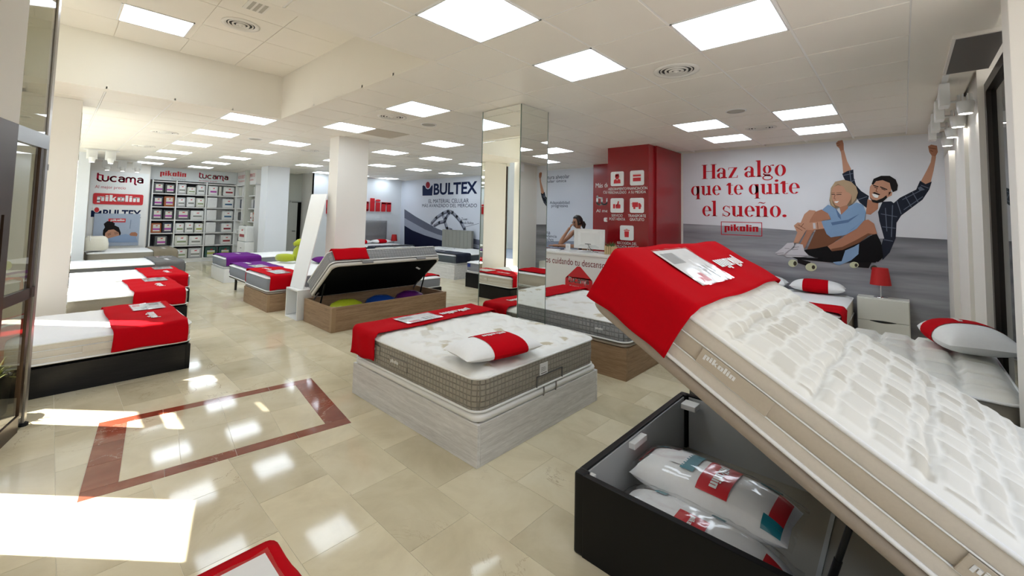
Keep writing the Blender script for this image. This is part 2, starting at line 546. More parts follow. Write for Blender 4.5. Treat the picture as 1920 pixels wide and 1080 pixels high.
def slab_glyphs():
    """the heavy squared letters p i k o l i n, one Flat per letter, x-height 1"""
    S, C = .34, .12
    W = 2 * S + C
    n = lambda: Flat().rect(0, S, 0, .96, .03).rect(S + C, W, 0, .93, .05).rect(0, W, .80, 1.0, .05)
    i = lambda: Flat().rect(0, S, 0, .96, .03).ell(S / 2, 1.16, S * .58, .12, 14)
    p = n(); p.rect(0, S, -.34, .2, .02)
    k = Flat().rect(0, S, 0, 1.38, .03).poly([(S, .42), (S, .60), (S + .30, 1.0), (W - .02, 1.0), (S + .20, .50)]).poly([(S, .42), (S + .20, .56), (W + .04, 0), (S + .24, 0), (S, .36)])
    o = Flat().rect(0, S, .04, .96, .05).rect(S + C, W, .04, .96, .05).rect(.02, W - .02, 0, .19, .06).rect(.02, W - .02, .81, 1.0, .06)
    l = Flat().rect(0, S, 0, 1.38, .03)
    return [(p, W), (i(), S), (k, W), (o, W), (l, S), (i(), S), (n(), W)]


def slab_word(gap=.12):
    """the whole word as one Flat, left at x = 0, baseline y = 0"""
    out = Flat(); x = 0
    for g, w in slab_glyphs():
        out.join(g, x, 0); x += w + gap
    return out


def round_word(w=.17):
    """the rounded stroke word t u c a m a (x-height 1)"""
    F_ = Flat()
    # t runs into u
    F_.stroke([(.05, 1.45), (.05, .35)] + arc(.40, .35, .35, .35, 180, 270, 6) + [(.52, 0)], w)
    F_.stroke([(.05, 1.22), (.75, 1.12)], w * .8)
    F_.stroke([(.72, .95), (.72, .38)] + arc(1.10, .38, .38, .38, 180, 360, 10) + [(1.48, .95)], w)
    F_.stroke(arc(2.30, .5, .48, .5, 60, 300, 16), w)
    def a_(x):
        F_.stroke(arc(x + .42, .30, .36, .30, 0, 360, 16), w)
        F_.stroke(arc(x + .40, .62, .38, .36, 140, 0, 8) + [(x + .78, 0)], w)
    a_(2.95)
    F_.stroke([(4.05, 0), (4.05, .65)] + arc(4.37, .65, .32, .33, 180, 0, 8) + [(4.69, .1)], w)
    F_.stroke([(4.69, .65)] + arc(5.01, .65, .32, .33, 180, 0, 8) + [(5.33, -.25), (5.40, -.38), (5.52, -.42)], w)
    a_(5.68)
    return F_


def serif_glyphs():
    """high-contrast serif letters: thick stems, hairline serifs; (shape, advance)"""
    T, H = .20, .045
    def stem(f, x, y0, y1, top=True, bot=True, tl=.10):
        f.rect(x, x + T, y0, y1)
        if bot: f.rect(x - .09, x + T + .09, y0, y0 + H).poly([(x - .02, y0 + H), (x + T + .02, y0 + H), (x + T, y0 + .10), (x, y0 + .10)])
        if top: f.poly([(x - tl, y1 - .06), (x, y1 - .12), (x + .02, y1), (x - tl, y1 - .015)])
        return f
    def bowl(f, cx, cy=.5, rx=.33, ry=.52):
        return f.ring(cx, cy, (rx, ry), (rx - T * .95, ry - H))
    G = {}
    f = Flat()
    for x in (.08, .72): f.rect(x, x + T + .02, 0, 1.42).rect(x - .10, x + T + .12, 0, H).rect(x - .10, x + T + .12, 1.42 - H, 1.42)
    G['H'] = (f.rect(.2, .8, .72, .72 + H), 1.04)
    f = Flat(); stem(f, .42, 0, .72, False, False); f.ring(.33, .68, (.29, .34), (.12, .29), 0, 168); f.ring(.28, .27, (.25, .29), (.06, .24), 40, 330)
    f.poly([(.62, .0), (.62, .12), (.74, .06), (.72, .0)]).rect(.26, .46, .48, .48 + H).ell(.10, .74, .09, .09, 12)
    G['a'] = (f, .76)
    G['z'] = (Flat().rect(.04, .66, 0, H).rect(.06, .64, 1 - H, 1).poly([(.04, .02), (.26, .02), (.66, .98), (.44, .98)]).poly([(.60, 0), (.66, 0), (.68, .24), (.64, .24)]).poly([(.04, .76), (.08, .76), (.10, 1), (.06, 1)]), .74)
    G['l'] = (stem(Flat(), .09, 0, 1.52), .38)
    f = Flat(); f.ring(.31, .64, (.26, .37), (.10, .33)).ring(.33, -.12, (.32, .24), (.24, .17)).stroke([(.16, .36), (.08, .22), (.22, .12), (.44, .10)], [.05, .07, .15, .17]).stroke([(.48, .90), (.56, 1.0), (.68, .99)], [.04, .05, .12])
    G['g'] = (f, .74)
    G['o'] = (bowl(Flat(), .35), .72)
    f = bowl(Flat(), .35); stem(f, .48, -.42, 1.0, False, True)
    G['q'] = (f, .80)
    f = Flat(); stem(f, .09, .2, 1.0, True, False); stem(f, .53, 0, 1.0, True, False); f.ring(.34, .24, (.25, .26), (.06, .21), 180, 345).poly([(.70, 0), (.70, .12), (.84, .04), (.82, 0)])
    G['u'] = (f, .86)
    f = Flat().ring(.35, .5, (.33, .52), (.14, .47), 0, 318); f.rect(.15, .66, .50, .50 + H)
    G['e'] = (f, .70)
    f = Flat().rect(.16, .36, .14, 1.22).rect(.02, .52, 1 - H, 1).ring(.36, .16, (.20, .18), (.06, .14), 180, 330).poly([(.16, 1.0), (.02, 1.0), (.16, 1.2)])
    G['t'] = (f, .54)
    f = stem(Flat(), .09, 0, 1.0); f.ell(.19, 1.28, .12, .12, 16)
    G['i'] = (f, .38)
    f = Flat().ring(.30, .75, (.24, .27), (.13, .22), 30, 200).ring(.30, .25, (.26, .27), (.14, .22), -150, 20).poly([(.06, .80), (.18, .56), (.40, .44), (.56, .30), (.54, .16), (.40, .34), (.16, .50), (.05, .68)])
    f.poly([(.04, 0), (.08, 0), (.10, .28), (.04, .28)]).poly([(.50, .74), (.54, .74), (.54, 1.0), (.50, 1.0)])
    G['s'] = (f, .62)
    f = stem(Flat(), .09, 0, 1.0); stem(f, .53, 0, .78, False, True); f.ring(.52, .70, (.21, .32), (.03, .26), 0, 165)
    f.stroke([(.20, 1.24), (.30, 1.33), (.42, 1.28), (.54, 1.24), (.64, 1.33)], [.03, .07, .09, .07, .03])
    G['ñ'] = (f, .88)
    G['.'] = (Flat().ell(.16, .12, .125, .125, 16), .32)
    return G


SERIF = serif_glyphs()


def serif_line(s):
    out = Flat(); x = 0
    for ch in s:
        if ch == ' ':
            x += .34; continue
        g, w = SERIF[ch]
        out.join(g, x, 0); x += w
    return out


def text(name, s, m, parent, x=0, y=0, size=.1, bold=0.0, align='CENTER', z=.0015, sx=1.0, depth=0.0, spacing=1.0, leading=1.0, fit=None, label=None):
    """plain sans lettering turned into a mesh lying in the parent's x, y plane"""
    cu = bpy.data.curves.new(name, 'FONT'); cu.body = s; cu.size = size; cu.align_x = align; cu.offset = bold * size
    cu.resolution_u = 3; cu.space_character = spacing; cu.space_line = leading; cu.fill_mode = 'FRONT'
    t = bpy.data.objects.new(name, cu)
    me = bpy.data.meshes.new_from_object(t)
    bpy.data.objects.remove(t); bpy.data.curves.remove(cu)
    me.name = name
    xs = [v.co.x for v in me.vertices]; ys = [v.co.y for v in me.vertices]
    for v in me.vertices:
        if fit:
            v.co = Vector((fit[0] + (v.co.x - min(xs)) / (max(xs) - min(xs)) * (fit[1] - fit[0]), fit[2] + (v.co.y - min(ys)) / (max(ys) - min(ys)) * (fit[3] - fit[2]), z))
        else:
            v.co = Vector((x + v.co.x * sx, y + v.co.y, z))
    me.materials.clear(); me.materials.append(MATS[m] if isinstance(m, str) else m)
    o = bpy.data.objects.new(name, me); COL.objects.link(o); o.parent = parent
    if depth > 0:
        k = o.modifiers.new('thickness', 'SOLIDIFY'); k.thickness = depth; k.offset = 1.0
    if label:
        o['label'] = label
    return o


# ------------------------------------------------------------------ floor
floor = struct(MB().box(-17.6, 1.0, -1.6, 9.6, -.10, -.0015).build('floor', mat('grout', (.74, .69, .55), .5, noise=.03)), 'cream marble floor laid in staggered rectangular tiles')
TX, TY = .612, .3975
tile_me = MB().box(-TX / 2 + .0012, TX / 2 - .0012, -TY / 2 + .0012, TY / 2 - .0012, -.0014, 0.0, bev=.0).mesh('tile')
tile_me.materials.append(M('marble_cream'))
cells = []
INLAY = Matrix.Translation((-3.98, 1.04, 0)) @ Matrix.Rotation(math.radians(-7.6), 4, 'Z')   # the brown marble rectangle by the entrance
IW, IL = .585, .775
for iy in range(-7, 21):
    yc = 1.503 + iy * TY
    for ix in range(-26, 6):
        xc = -2.457 + TX / 2 + ix * TX - (TX / 2 if iy % 2 else 0)
        if not (-17.5 < xc < .95 and -1.5 < yc < 9.5):
            continue
        cells.append((xc, yc))
INV = INLAY.inverted()


def in_view(p):
    d = Vector(p) - CAM
    z = d.dot(_f)
    if z < .2: return False
    x, y = 960 + F * d.dot(_r) / z, 360 - F * d.dot(_u) / z
    return -120 < x < 2040 and -120 < y < 1200


def clip_poly(pts, inside, cut):
    out = []
    for k in range(len(pts)):
        a, b = pts[k - 1], pts[k]
        ia, ib = inside(a), inside(b)
        if ia != ib: out.append(cut(a, b))
        if ib: out.append(b)
    return out


def minus_rect(poly):
    """pieces of a floor tile outside the brown rectangle (convex pieces)"""
    pcs, rest = [], [INV @ Vector((x, y, 0)) for x, y in poly]
    g = .0015
    for ax, s, lim in ((0, 1, IW + g), (0, -1, IW + g), (1, 1, IL + g), (1, -1, IL + g)):
        f_out = lambda p: s * p[ax] > lim
        cut = lambda a, b: a + (b - a) * ((s * lim - a[ax]) / (b[ax] - a[ax]))
        o = clip_poly(rest, f_out, cut)
        if len(o) > 2: pcs.append(o)
        rest = clip_poly(rest, lambda p: not f_out(p), cut)
        if len(rest) < 3: break
    return [[(INLAY @ p)[:2] for p in o] for o in pcs], rest


cells.sort(key=lambda c: (not in_view((c[0], c[1], 0)), (c[0] ** 2 + c[1] ** 2)))
far = MB(); tones = []; n_tiles = 0
for xc, yc in cells:
    rect = [(xc - TX / 2 + .0012, yc - TY / 2 + .0012), (xc + TX / 2 - .0012, yc - TY / 2 + .0012), (xc + TX / 2 - .0012, yc + TY / 2 - .0012), (xc - TX / 2 + .0012, yc + TY / 2 - .0012)]
    loc = INV @ Vector((xc, yc, 0))
    if abs(loc.x) < IW + .4 and abs(loc.y) < IL + .4:
        pcs, rest = minus_rect(rect)
        if len(rest) >= 3:
            for pc in pcs:
                a = abs(sum(pc[k - 1][0] * pc[k][1] - pc[k][0] * pc[k - 1][1] for k in range(len(pc)))) / 2
                if a > .0004 and n_tiles < 300:
                    MB().prism(pc, -.0014, 0).build('tile', 'marble_cream', floor); n_tiles += 1
            continue
    if n_tiles < 300:
        put('tile', tile_me, parent=floor, loc=(xc, yc, 0)); n_tiles += 1
    else:
        far.box(rect[0][0], rect[1][0], rect[0][1], rect[2][1], -.0014, 0); tones += [random.random()] * 6
fo = far.build('far_tiles', 'marble_cream_far', floor); fo['kind'] = 'stuff'
at = fo.data.attributes.new('tone', 'FLOAT', 'FACE'); at.data.foreach_set('value', tones)
# brown marble border and the cream tiles inside it
def inlay_piece(x0, x1, y0, y1, m, name):
    pts = [(INLAY @ Vector((x, y, 0)))[:2] for x, y in ((x0 + .001, y0 + .001), (x1 - .001, y0 + .001), (x1 - .001, y1 - .001), (x0 + .001, y1 - .001))]
    MB().prism(pts, -.0014, .0004).build(name, m, floor)
BW = .105
for k in range(4):
    y0, y1 = -IL + k * 2 * IL / 4, -IL + (k + 1) * 2 * IL / 4
    inlay_piece(-IW, -IW + BW, y0, y1, 'marble_red', 'border_tile')
    inlay_piece(IW - BW, IW, y0, y1, 'marble_red', 'border_tile')
for k in range(3):
    x0 = -IW + BW + k * (2 * IW - 2 * BW) / 3; x1 = x0 + (2 * IW - 2 * BW) / 3
    inlay_piece(x0, x1, -IL, -IL + .17, 'marble_red', 'border_tile')
    inlay_piece(x0, x1, IL - .17, IL, 'marble_red', 'border_tile')
for a in range(2):
    for b in range(4):
        inlay_piece(-IW + BW + a * (IW - BW), -IW + BW + (a + 1) * (IW - BW), -IL + .17 + b * (2 * IL - .34) / 4, -IL + .17 + (b + 1) * (2 * IL - .34) / 4, 'marble_cream', 'tile')

# ------------------------------------------------------------------ ceiling
GX, GY = -3.5314, 1.5414
LIGHTS = [(2, 0), (2, 2), (4, 2), (2, 7), (2, 9), (4, 7), (4, 9), (-2, 2), (-5, 2), (-5, 5), (-8, 5), (-8, 7), (-8, 9), (-12, 7), (-12, 9), (-12, 11), (-18, 9), (-18, 11),
          (-6, 0), (-9, 0), (-12, 0), (-15, 0), (-18, 0), (-21, 0), (-9, 2), (-12, 2), (-15, 2), (-18, 2), (-21, 2), (-15, 5), (-12, 5), (-18, 7), (-3, 8), (-5, 10)]
VENTS = [(3, 3), (-3, 2), (3, 8), (-10, -1), (-14, -1), (-10, 3), (-17, 3), (-8, 6)]
SPEAKERS = [(-3, 3), (3, 6), (-9, 1)]
RX0, RX1, RY1 = -6.43, -2.95, 2.13          # raised ceiling over the entrance
ceiling = struct(MB().box(-17.4, RX0 - .03, -.62, 9.5, ZC + .05, ZC + .10).box(RX0 - .03, .9, RY1 + .03, 9.5, ZC + .05, ZC + .10).box(RX1 + .03, .9, -1.3, RY1 + .03, ZC + .05, ZC + .10)
                 .build('ceiling', CEILP), 'white suspended ceiling of square tiles in a tee-bar grid')
ct_me = MB().box(-.292, .292, -.292, .292, 0, .014, bev=.004).mesh('ceiling_tile'); ct_me.materials.append(CEIL)
stain_me = ct_me.copy(); stain_me.materials.clear(); stain_me.materials.append(BROWNT)
tcells = []
for j in range(-23, 6):
    for i in range(-3, 13):
        x, y = GX + .6 * j + .3, GY + .6 * i + .3
        if (j, i) in LIGHTS: continue
        if RX0 - .1 < x < RX1 + .1 and y < RY1: continue
        if y > 8.3 and x > -3.3: continue
        if x < -14.5 and y > 5.9: continue
        tcells.append((j, i, x, y))
tcells.sort(key=lambda c: (not in_view((c[2], c[3], ZC)), c[2] ** 2 + c[3] ** 2))
farc = MB()
for k, (j, i, x, y) in enumerate(tcells):
    if k < 300:
        put('ceiling_tile', stain_me if (j, i) == (-5, 3) else ct_me, parent=ceiling, loc=(x, y, ZC))
    else:
        farc.box(x - .292, x + .292, y - .292, y + .292, ZC, ZC + .014)
o = farc.build('far_ceiling_tiles', CEIL, ceiling); o['kind'] = 'stuff'
tb = MB()
for j in range(-23, 7):
    x = GX + .6 * j
    y0 = RY1 if RX0 - .05 < x < RX1 - .05 else -.3
    tb.box(x - .012, x + .012, y0, 8.34 if x > -3.2 else 9.3, ZC + .004, ZC + .03)
for i in range(-3, 13):
    y = GY + .6 * i
    for xa, xb in ((-17.2, RX0), (RX0, RX1), (RX1, .07)):
        if xa == RX0 and y < RY1 - .05: continue
        if y > 8.34 and xb > -3: xb = -3.2
        tb.box(xa, xb, y - .006, y + .006, ZC + .0045, ZC + .03)
tb.build('tee_grid', TBAR, ceiling)
# plain plaster border along the shop front and the mural side
MB().box(GX + 3.6, .47, -.3, 8.36, ZC - .001, ZC + .05).build('plaster_border', CEILP, ceiling)
# raised part: its own slab of tiles, soffit faces round it
rz = MB(); rj = MB()
rows = []
x = RX0
raised = MB().box(RX0, RX1, -.9, RY1, ZR, ZR + .05).build('raised_slab', CEILP, ceiling)
for a in range(6):
    for b in range(5):
        x0 = RX0 + .03 + a * .58; x1 = min(x0 + .574, RX1 - .02); y1 = RY1 - .03 - b * .58; y0 = y1 - .574
        if a == 1 and b == 2: continue
        MB().box(x0, x1, y0, y1, ZR - .008, ZR, bev=.002).build('ceiling_tile', CEILP, ceiling)
MB().box(RX0 - .16, RX0, -.62, RY1 + .05, ZC - .001, ZR + .05).build('soffit', CEILP, ceiling)
MB().box(RX0, RX1 + .05, RY1, RY1 + .06, ZC - .0005, ZR + .05).build('soffit', CEILP, ceiling)
MB().box(RX1, RX1 + .05, -.9, RY1, ZC - .001, ZR + .05).build('soffit', CEILP, ceiling)


def light_panel(x, y, z, label, sx=.6, sy=.6):
    t = thing('ceiling_light', label, 'light', (x, y, z), group='square light panels in the ceiling')
    a, b = sx / 2 - .006, sy / 2 - .006
    fr = MB()
    for q in ((-a, a, -b, -b + .012), (-a, a, b - .012, b), (-a, -a + .012, -b, b), (a - .012, a, -b, b)):
        fr.box(*q, -.002, .03)
    fr.build('frame', WLAC, t)
    MB().box(-a + .012, a - .012, -b + .012, b - .012, .004, .012).build('diffuser', PANEL, t)
    return t


LN = {(2, 0): 'large light panel at the top edge of the picture above the entrance side', (2, 2): 'light panel between the largest panel and the round vent',
      (4, 2): 'light panel nearest the window pillar at the top of the picture', (2, 7): 'light panel over the lettering wall, near the red pillar', (2, 9): 'light panel closest to the red pillar and mural wall',
      (4, 7): 'light panel above the raised fist, further from the mural', (4, 9): 'light panel above the raised fist, closest to the mural',
      (-2, 2): 'light panel between round vent and mirrored column', (-5, 2): 'light panel just before the free white column', (-6, 0): 'light panel at the foot of the raised ceiling corner',
      (-5, 5): 'light panel behind the stained tile, towards the blue-logo wall', (-3, 8): 'light panel just beside the mirrored column, towards the counter', (-5, 10): 'small light panel above the counter wall lettering'}
rown = {0: 'row nearest the shop front', 2: 'second row from the shop front', 5: 'middle row behind the white column', 7: 'row before the blue-logo wall', 9: 'row close to the blue-logo wall', 11: 'row touching the blue-logo wall'}
ordn = ['nearest', 'second', 'third', 'fourth', 'fifth', 'sixth']
cnt = {}
for (j, i) in LIGHTS:
    if (j, i) in LN: lab = LN[(j, i)]
    else:
        k = cnt.get(i, 0); cnt[i] = k + 1
        lab = 'far light panel, %s of its kind in the %s' % (ordn[k], rown[i])
    light_panel(GX + .6 * j + .3, GY + .6 * i + .3, ZC, lab)
light_panel(-5.545, .615, ZR - .008, 'light panel in the raised ceiling above the entrance', .53, .57)


def round_vent(x, y, z, label, r=.19):
    t = thing('ceiling_vent', label, 'vent', (x, y, z), group='round air diffusers in the ceiling')
    mv = mat('vent_white', (.78, .76, .70), .45, noise=0)
    MB().lathe([(r, 0), (r, -.006), (r - .03, -.012), (r - .045, .0)], 36, cap=(False, False)).build('rim', mv, t)
    for k in range(4):
        q = r - .055 - k * .036
        MB().lathe([(q, .004 - .004 * k), (q - .004, -.010 - .004 * k), (q - .026, .012 - .004 * k)], 32, cap=(False, False)).build('blade', mv, t)
    MB().lathe([(.02, -.01), (.012, -.02), (.0005, -.022)], 16, cap=(False, False)).build('hub', mv, t)
    MB().lathe([(r - .03, .0001), (.0005, .0001)], 24, cap=(False, False)).build('throat', mat('vent_dark', (.03, .03, .028), .8, noise=0), t)
    return t


VL = ['round vent with dark rings near the two big light panels', 'round vent beside the light panel before the mirrored column', 'round vent above the mural lettering', 'flat round vent before the left signs',
      'small flat round vent nearest the sign wall', 'small round vent behind the free white column', 'small far round vent above the shelves', 'small round vent near the blue-logo wall']
for (j, i), lab in zip(VENTS, VL):
    round_vent(GX + .6 * j + .3, GY + .6 * i + .3, ZC - .001, lab)
round_vent(-4.94, 1.21, ZR - .009, 'round vent with dark rings in the raised ceiling', .17)
SL = ['small round ceiling speaker beside the stained tile', 'small round ceiling speaker above the mural lettering', 'small round ceiling speaker near the shop front lights']
for (j, i), lab in zip(SPEAKERS, SL):
    t = thing('ceiling_speaker', lab, 'speaker', (GX + .6 * j + .3, GY + .6 * i + .3, ZC))
    MB().lathe([(.115, 0), (.11, -.008), (.098, -.008)], 28, cap=(False, False)).build('rim', WLAC, t)
    MB().lathe([(.098, -.006), (.05, -.010), (.0005, -.011)], 24, cap=(False, False)).build('grille', mat('speaker_grille', (.42, .40, .35), .6, noise=.1, nscale=300), t)
t = thing('air_grille', 'small rectangular air grille in the raised ceiling edge', 'vent', (-4.37, 1.19, ZR - .009))
MB().box(-.12, .12, -.09, .09, -.012, 0, bev=.004).build('frame', mat('vent_white', (.78, .76, .70)), t)
for k in range(3): MB().box(-.10, .10, -.06 + k * .05, -.03 + k * .05, -.014, -.012).build('slat', mat('slat_grey', (.45, .43, .36), .5, noise=0), t)

# ------------------------------------------------------------------ walls and columns
YB, YM, XL = 9.3, 8.35, -14.5
wallbox('wall_back', WHITE2, XL - .1, -3.9, YB, YB + .15, 0, 3.1, label='pale wall behind the far beds with the blue logo mural')
wallbox('wall_mural', WHITE, -4.05, .62, YM, YM + .15, 0, 3.1, label='wall that carries the large lettering mural')
wallbox('wall_far', WHITE2, XL - .15, XL, 5.93, YB, 0, 3.1, label='far wall with the red raised lettering')
wallbox('wall_recess', mat('sage_wall', (.52, .53, .47), .7, noise=.02), -15.65, -15.5, 4.2, 6.3, 0, 3.1, label='grey-green recess wall around the dark doorway')
wallbox('wall_recess_side', WHITE, -15.5, XL - .03, 5.93, 6.05, 0, 3.1, label='narrow white pier beside the doorway recess')
wallbox('wall_shelves', WHITE2, -17.35, -17.2, 1.9, 5.0, 0, 3.1, label='wall behind the shelving')
wallbox('wall_shelf_side', WHITE2, -17.2, -14.85, 4.66, 4.76, 0, 3.1, label='wall behind the side shelving')
wallbox('wall_signs', WHITE, -16.9, -16.6, -.6, 1.97, 0, 3.1, label='white wall with the three brand signs')
wallbox('column_doorway', WHITE2, -13.95, -13.38, 4.16, 4.75, 0, ZC, bev=.004, label='white column beside the doorway recess')
wallbox('column_white', WHITE, -7.36, -7.02, 3.25, 3.80, 0, ZC, bev=.004, label='free-standing white column behind the open storage bed')
wallbox('wall_pier_left', WHITE2, -14.6, -14.2, -.9, .58, 0, ZC, label='grey pier next to the sign wall')
c = wallbox('column_left', WHITE, -7.85, -7.36, -.55, .19, 0, ZC, bev=.004, label='white column behind the first bed by the shop front')
MB().box(-7.84, -7.37, .19, .196, 0, 2.97).build('mirror_pane', MIRROR, c)
# mirrored column
mc = wallbox('column_mirrored', WHITE, -3.83, -3.215, 3.615, 4.085, 0, ZC, label='square column clad in mirror panes')
for nm, bx in (('mirror_pane', (-3.84, -3.21, 3.600, 3.612)), ('mirror_pane', (-3.212, -3.200, 3.604, 4.10))):
    for za, zb in ((0.02, ZC - .40), (ZC - .397, ZC - .012)):
        MB().box(*bx, za, zb, bev=.001).build(nm, MIRROR, mc)
MB().box(-3.845, -3.838, 3.596, 4.10, 0, ZC - .01).build('mirror_edge', MIRE, mc)
MB().box(-3.208, -3.199, 3.598, 3.606, 0, ZC - .01).build('mirror_edge', MIRE, mc)
MB().box(-3.212, -3.198, 4.098, 4.105, 0, ZC - .01).build('mirror_edge', MIRE, mc)
# red pillar and red wall panel behind it
rp = wallbox('column_red', REDL, -4.02, -3.22, 6.97, 8.35, 0, ZC, bev=.003, label='glossy red pillar with white service icons')
MB().box(-3.235, -3.19, 7.22, 8.349, 0, ZC).build('red_cladding', REDL, rp)
# right side: window bay beyond the pillar, pilasters, dark window
wallbox('wall_right_far', WHITE, .50, .65, 5.39, YM, 0, 3.1, label='narrow wall between mural and dark window')
wallbox('trim_1', WHITE, .44, .50, 7.6, YM - .001, 0, 2.62, label='white pilaster at the end of the mural')
wallbox('trim_2', WHITE, .47, .50, 6.2, 7.2, 0, ZC, label='flat white pilaster beside the dark window')
w = wallbox('window_1', DARKF, .54, .61, 5.30, 5.389, 0, 2.9, label='dark framed shop window in the recess')
MB().box(.54, .61, 3.54, 3.60, 0, 2.9).build('window_frame', DARKF, w)
MB().box(.54, .61, 3.60, 5.30, 2.82, 2.9).build('window_frame', DARKF, w)
MB().box(.54, .61, 3.60, 5.30, 0, .08).build('window_frame', DARKF, w)
MB().box(.57, .58, 3.60, 5.30, .08, 2.82).build('pane', M('dark_glass'), w)
wallbox('ceiling_recess', mat('recess_grey', (.13, .12, .11), .7, noise=.03), .297, .54, 4.16, 5.09, 2.962, 2.975, label='dark grey head of the window recess')
wallbox('trim_3', WHITE, .280, .297, 4.14, 5.11, 2.962, ZC, label='white edge of the window recess')
wallbox('trim_4', WHITE, .297, .60, 4.14, 4.16, 2.962, ZC, label='white front edge of the window recess')
wallbox('column_right', WHITE, .43, 1.0, 3.335, 3.535, 0, 3.1, bev=.004, label='white pillar at the edge of the window bay')
# outside seen through the dark window
wallbox('wall_exterior', mat('street_wall', (.12, .12, .11), .8, noise=.1, nscale=3), .7, 6.0, 10.0, 10.2, 0, 7.0, label='dim house wall across the passage')

# ------------------------------------------------------------------ shop front (behind and beside the camera)
# entrance screen runs from E1 towards the camera side, solid pieces placed to shape the sun patches; returns to the street line at y = -.9
E1 = Vector((-5.03, -.05)); ED = Vector((.965, -.262)).normalized()


def screen(name, s0, s1, z0, z1, m, parent=None, th=.05, label=None):
    a, b = E1 + ED * s0, E1 + ED * s1
    nrm = Vector((-ED.y, ED.x)) * (th / 2)
    o = MB().prism([tuple(a - nrm), tuple(b - nrm), tuple(b + nrm), tuple(a + nrm)], z0, z1).build(name, m, parent)
    if parent is None: struct(o, label)
    return o


sx_ = lambda x: (x - E1.x) / ED.x
fs = screen('wall_entrance', sx_(-3.63), sx_(.75), 0, 3.6, WHITE, label='entrance wall beside the glass door, openings shaped for the sun patches')
screen('sun_mask_head', sx_(-4.15), sx_(-3.63), 1.62, 2.24, DARKM, fs)  # heads and posts added to block sun outside the floor patches
screen('sun_mask_post', sx_(-4.33), sx_(-4.15), 0, 2.24, DARKM, fs)
screen('sun_mask_post', sx_(-4.46), sx_(-4.37), 0, 2.24, DARKM, fs)
screen('sun_mask_head', sx_(-4.37), sx_(-4.33), 1.62, 2.24, DARKM, fs)
screen('fascia', sx_(-4.46), sx_(-3.63), 2.241, 3.6, WHITE, fs)
dg = screen('door_1', sx_(-5.03), sx_(-4.985), 0, 3.59, mat('brushed_edge', (.42, .40, .38), .3, .8, noise=0), th=.03, label='glass entrance screen with a dark bronze door frame')
screen('pane', sx_(-4.985), sx_(-4.46), .0, 3.59, M('door_glass'), dg, .012)
screen('door_frame', sx_(-4.93), sx_(-4.885), .10, 2.13, DARKM, dg, .03)
screen('door_rail', sx_(-4.985), sx_(-4.46), 2.13, 2.24, mat('steel_rail', (.25, .25, .25), .25, .9, noise=0), dg, .05)
screen('door_rail', sx_(-4.885), sx_(-4.46), .0, .12, DARKM, dg, .03)
screen('door_rail', sx_(-4.985), sx_(-4.46), .98, 1.06, DARKF, dg, .03)
MB().lathe([(.028, .0), (.028, .02), (.012, .03)], 12, cx=-5.0, cy=-.05).build('floor_pivot', BLACK, dg)
MB().box(-5.06, -5.02, -.07, -.03, 1.97, 2.02, bev=.006).build('hinge', STEEL, dg)
# street side of the left beds; first opening sized to cast its sun patch
wf = wallbox('wall_front', WHITE, -6.0, -5.08, -1.05, -.9, 0, 3.7, label='shop front wall beside the entrance screen, opening shaped for a sun patch')
MB().box(-6.55, -6.0, -1.05, -.9, 3.05, 3.7).build('lintel', WHITE, wf)
MB().box(-6.55, -6.0, -1.0, -.95, 2.62, 2.76).build('transom', DARKM, wf)
MB().box(-7.4, -6.55, -1.05, -.9, 0, 3.7).build('pier', WHITE, wf)
MB().box(-6.549, -6.001, -1.05, -.9, 0, 1.15).build('dado', WHITE, wf)  # added under the opening to cut glare in the mirrored column
MB().box(-5.12, -5.06, -.92, -.08, 0, .06).build('sill', DARKM, wf)
MB().box(-5.10, -5.09, -.92, -.08, .06, 3.58).build('pane', M('window_glass'), wf)
YF = -.62
MB().box(-17.3, -7.4, YF - .10, YF, 2.96, 3.7).build('lintel', WHITE, wf)
MB().box(-17.3, -14.2, YF - .15, YF, 0, 2.96).build('pier', WHITE, wf)
MB().box(-17.3, -7.4, YF - .15, YF, 0, .35).build('dado', WHITE, wf)
for x in (-7.5, -9.35, -11.6, -13.8):
    MB().box(x - .04, x + .04, YF - .10, YF - .04, .35, 2.96).build('mullion', DARKM, wf)
MB().box(-14.2, -7.4, YF - .085, YF - .075, .35, 2.96).build('pane', M('window_glass'), wf)
portal('sky_portal_left', (-10.8, YF - .2, 1.6), (0, 1, 0), 6.8, 2.5)
# unseen window opening added behind the camera to let in sky light
wr = wallbox('wall_right', WHITE, .95, 1.1, -1.7, 3.32, 2.9, 3.7, label='wall above the window opening added behind the viewer for sky light')
MB().box(.95, 1.1, -1.7, 3.32, 0, .15).build('dado', WHITE, wr)
MB().box(1.0, 1.05, .1, .16, .15, 2.9).build('mullion', DARKM, wr)
portal('sky_portal_right', (1.15, .8, 1.5), (-1, 0, 0), 5.0, 2.7)
gp = wallbox('ground', mat('pavement', (.45, .43, .40), .9, noise=.1, nscale=2), -40, 30, -30, -1.6, -.16, -.11, label='street pavement outside the shop')
wallbox('ground_side', mat('pavement', (.45, .43, .40)), 1.0, 30, -1.6, 30, -.16, -.11, label='passage pavement outside the window')
# roof over everything so that daylight only comes through the openings
wallbox('wall_glare_block', mat('facade', (.42, .38, .32), .9, noise=.08, nscale=1.5), -45, 25, -10.4, -10, -.1, 6.5, label='house front added across the street to block sky glare')  # added to keep bright sky out of the mirrored column
wallbox('wall_bounce', mat('facade_bounce', (.27, .265, .255), .9, noise=.06, nscale=1.5), 6.0, 6.3, -14, 9.9, -.1, 7.0, label='house front added across the passage to bounce sunlight indoors')  # added as a reflector for the raised bed's side of the room
wallbox('roof', WHITE, -17.6, 1.0, -.9, 9.6, 3.72, 3.8, label='roof slab above the shop')
wallbox('wall_west', WHITE, -17.7, -17.5, -1.7, 9.6, -.05, 3.75, label='outer wall behind the shelving')


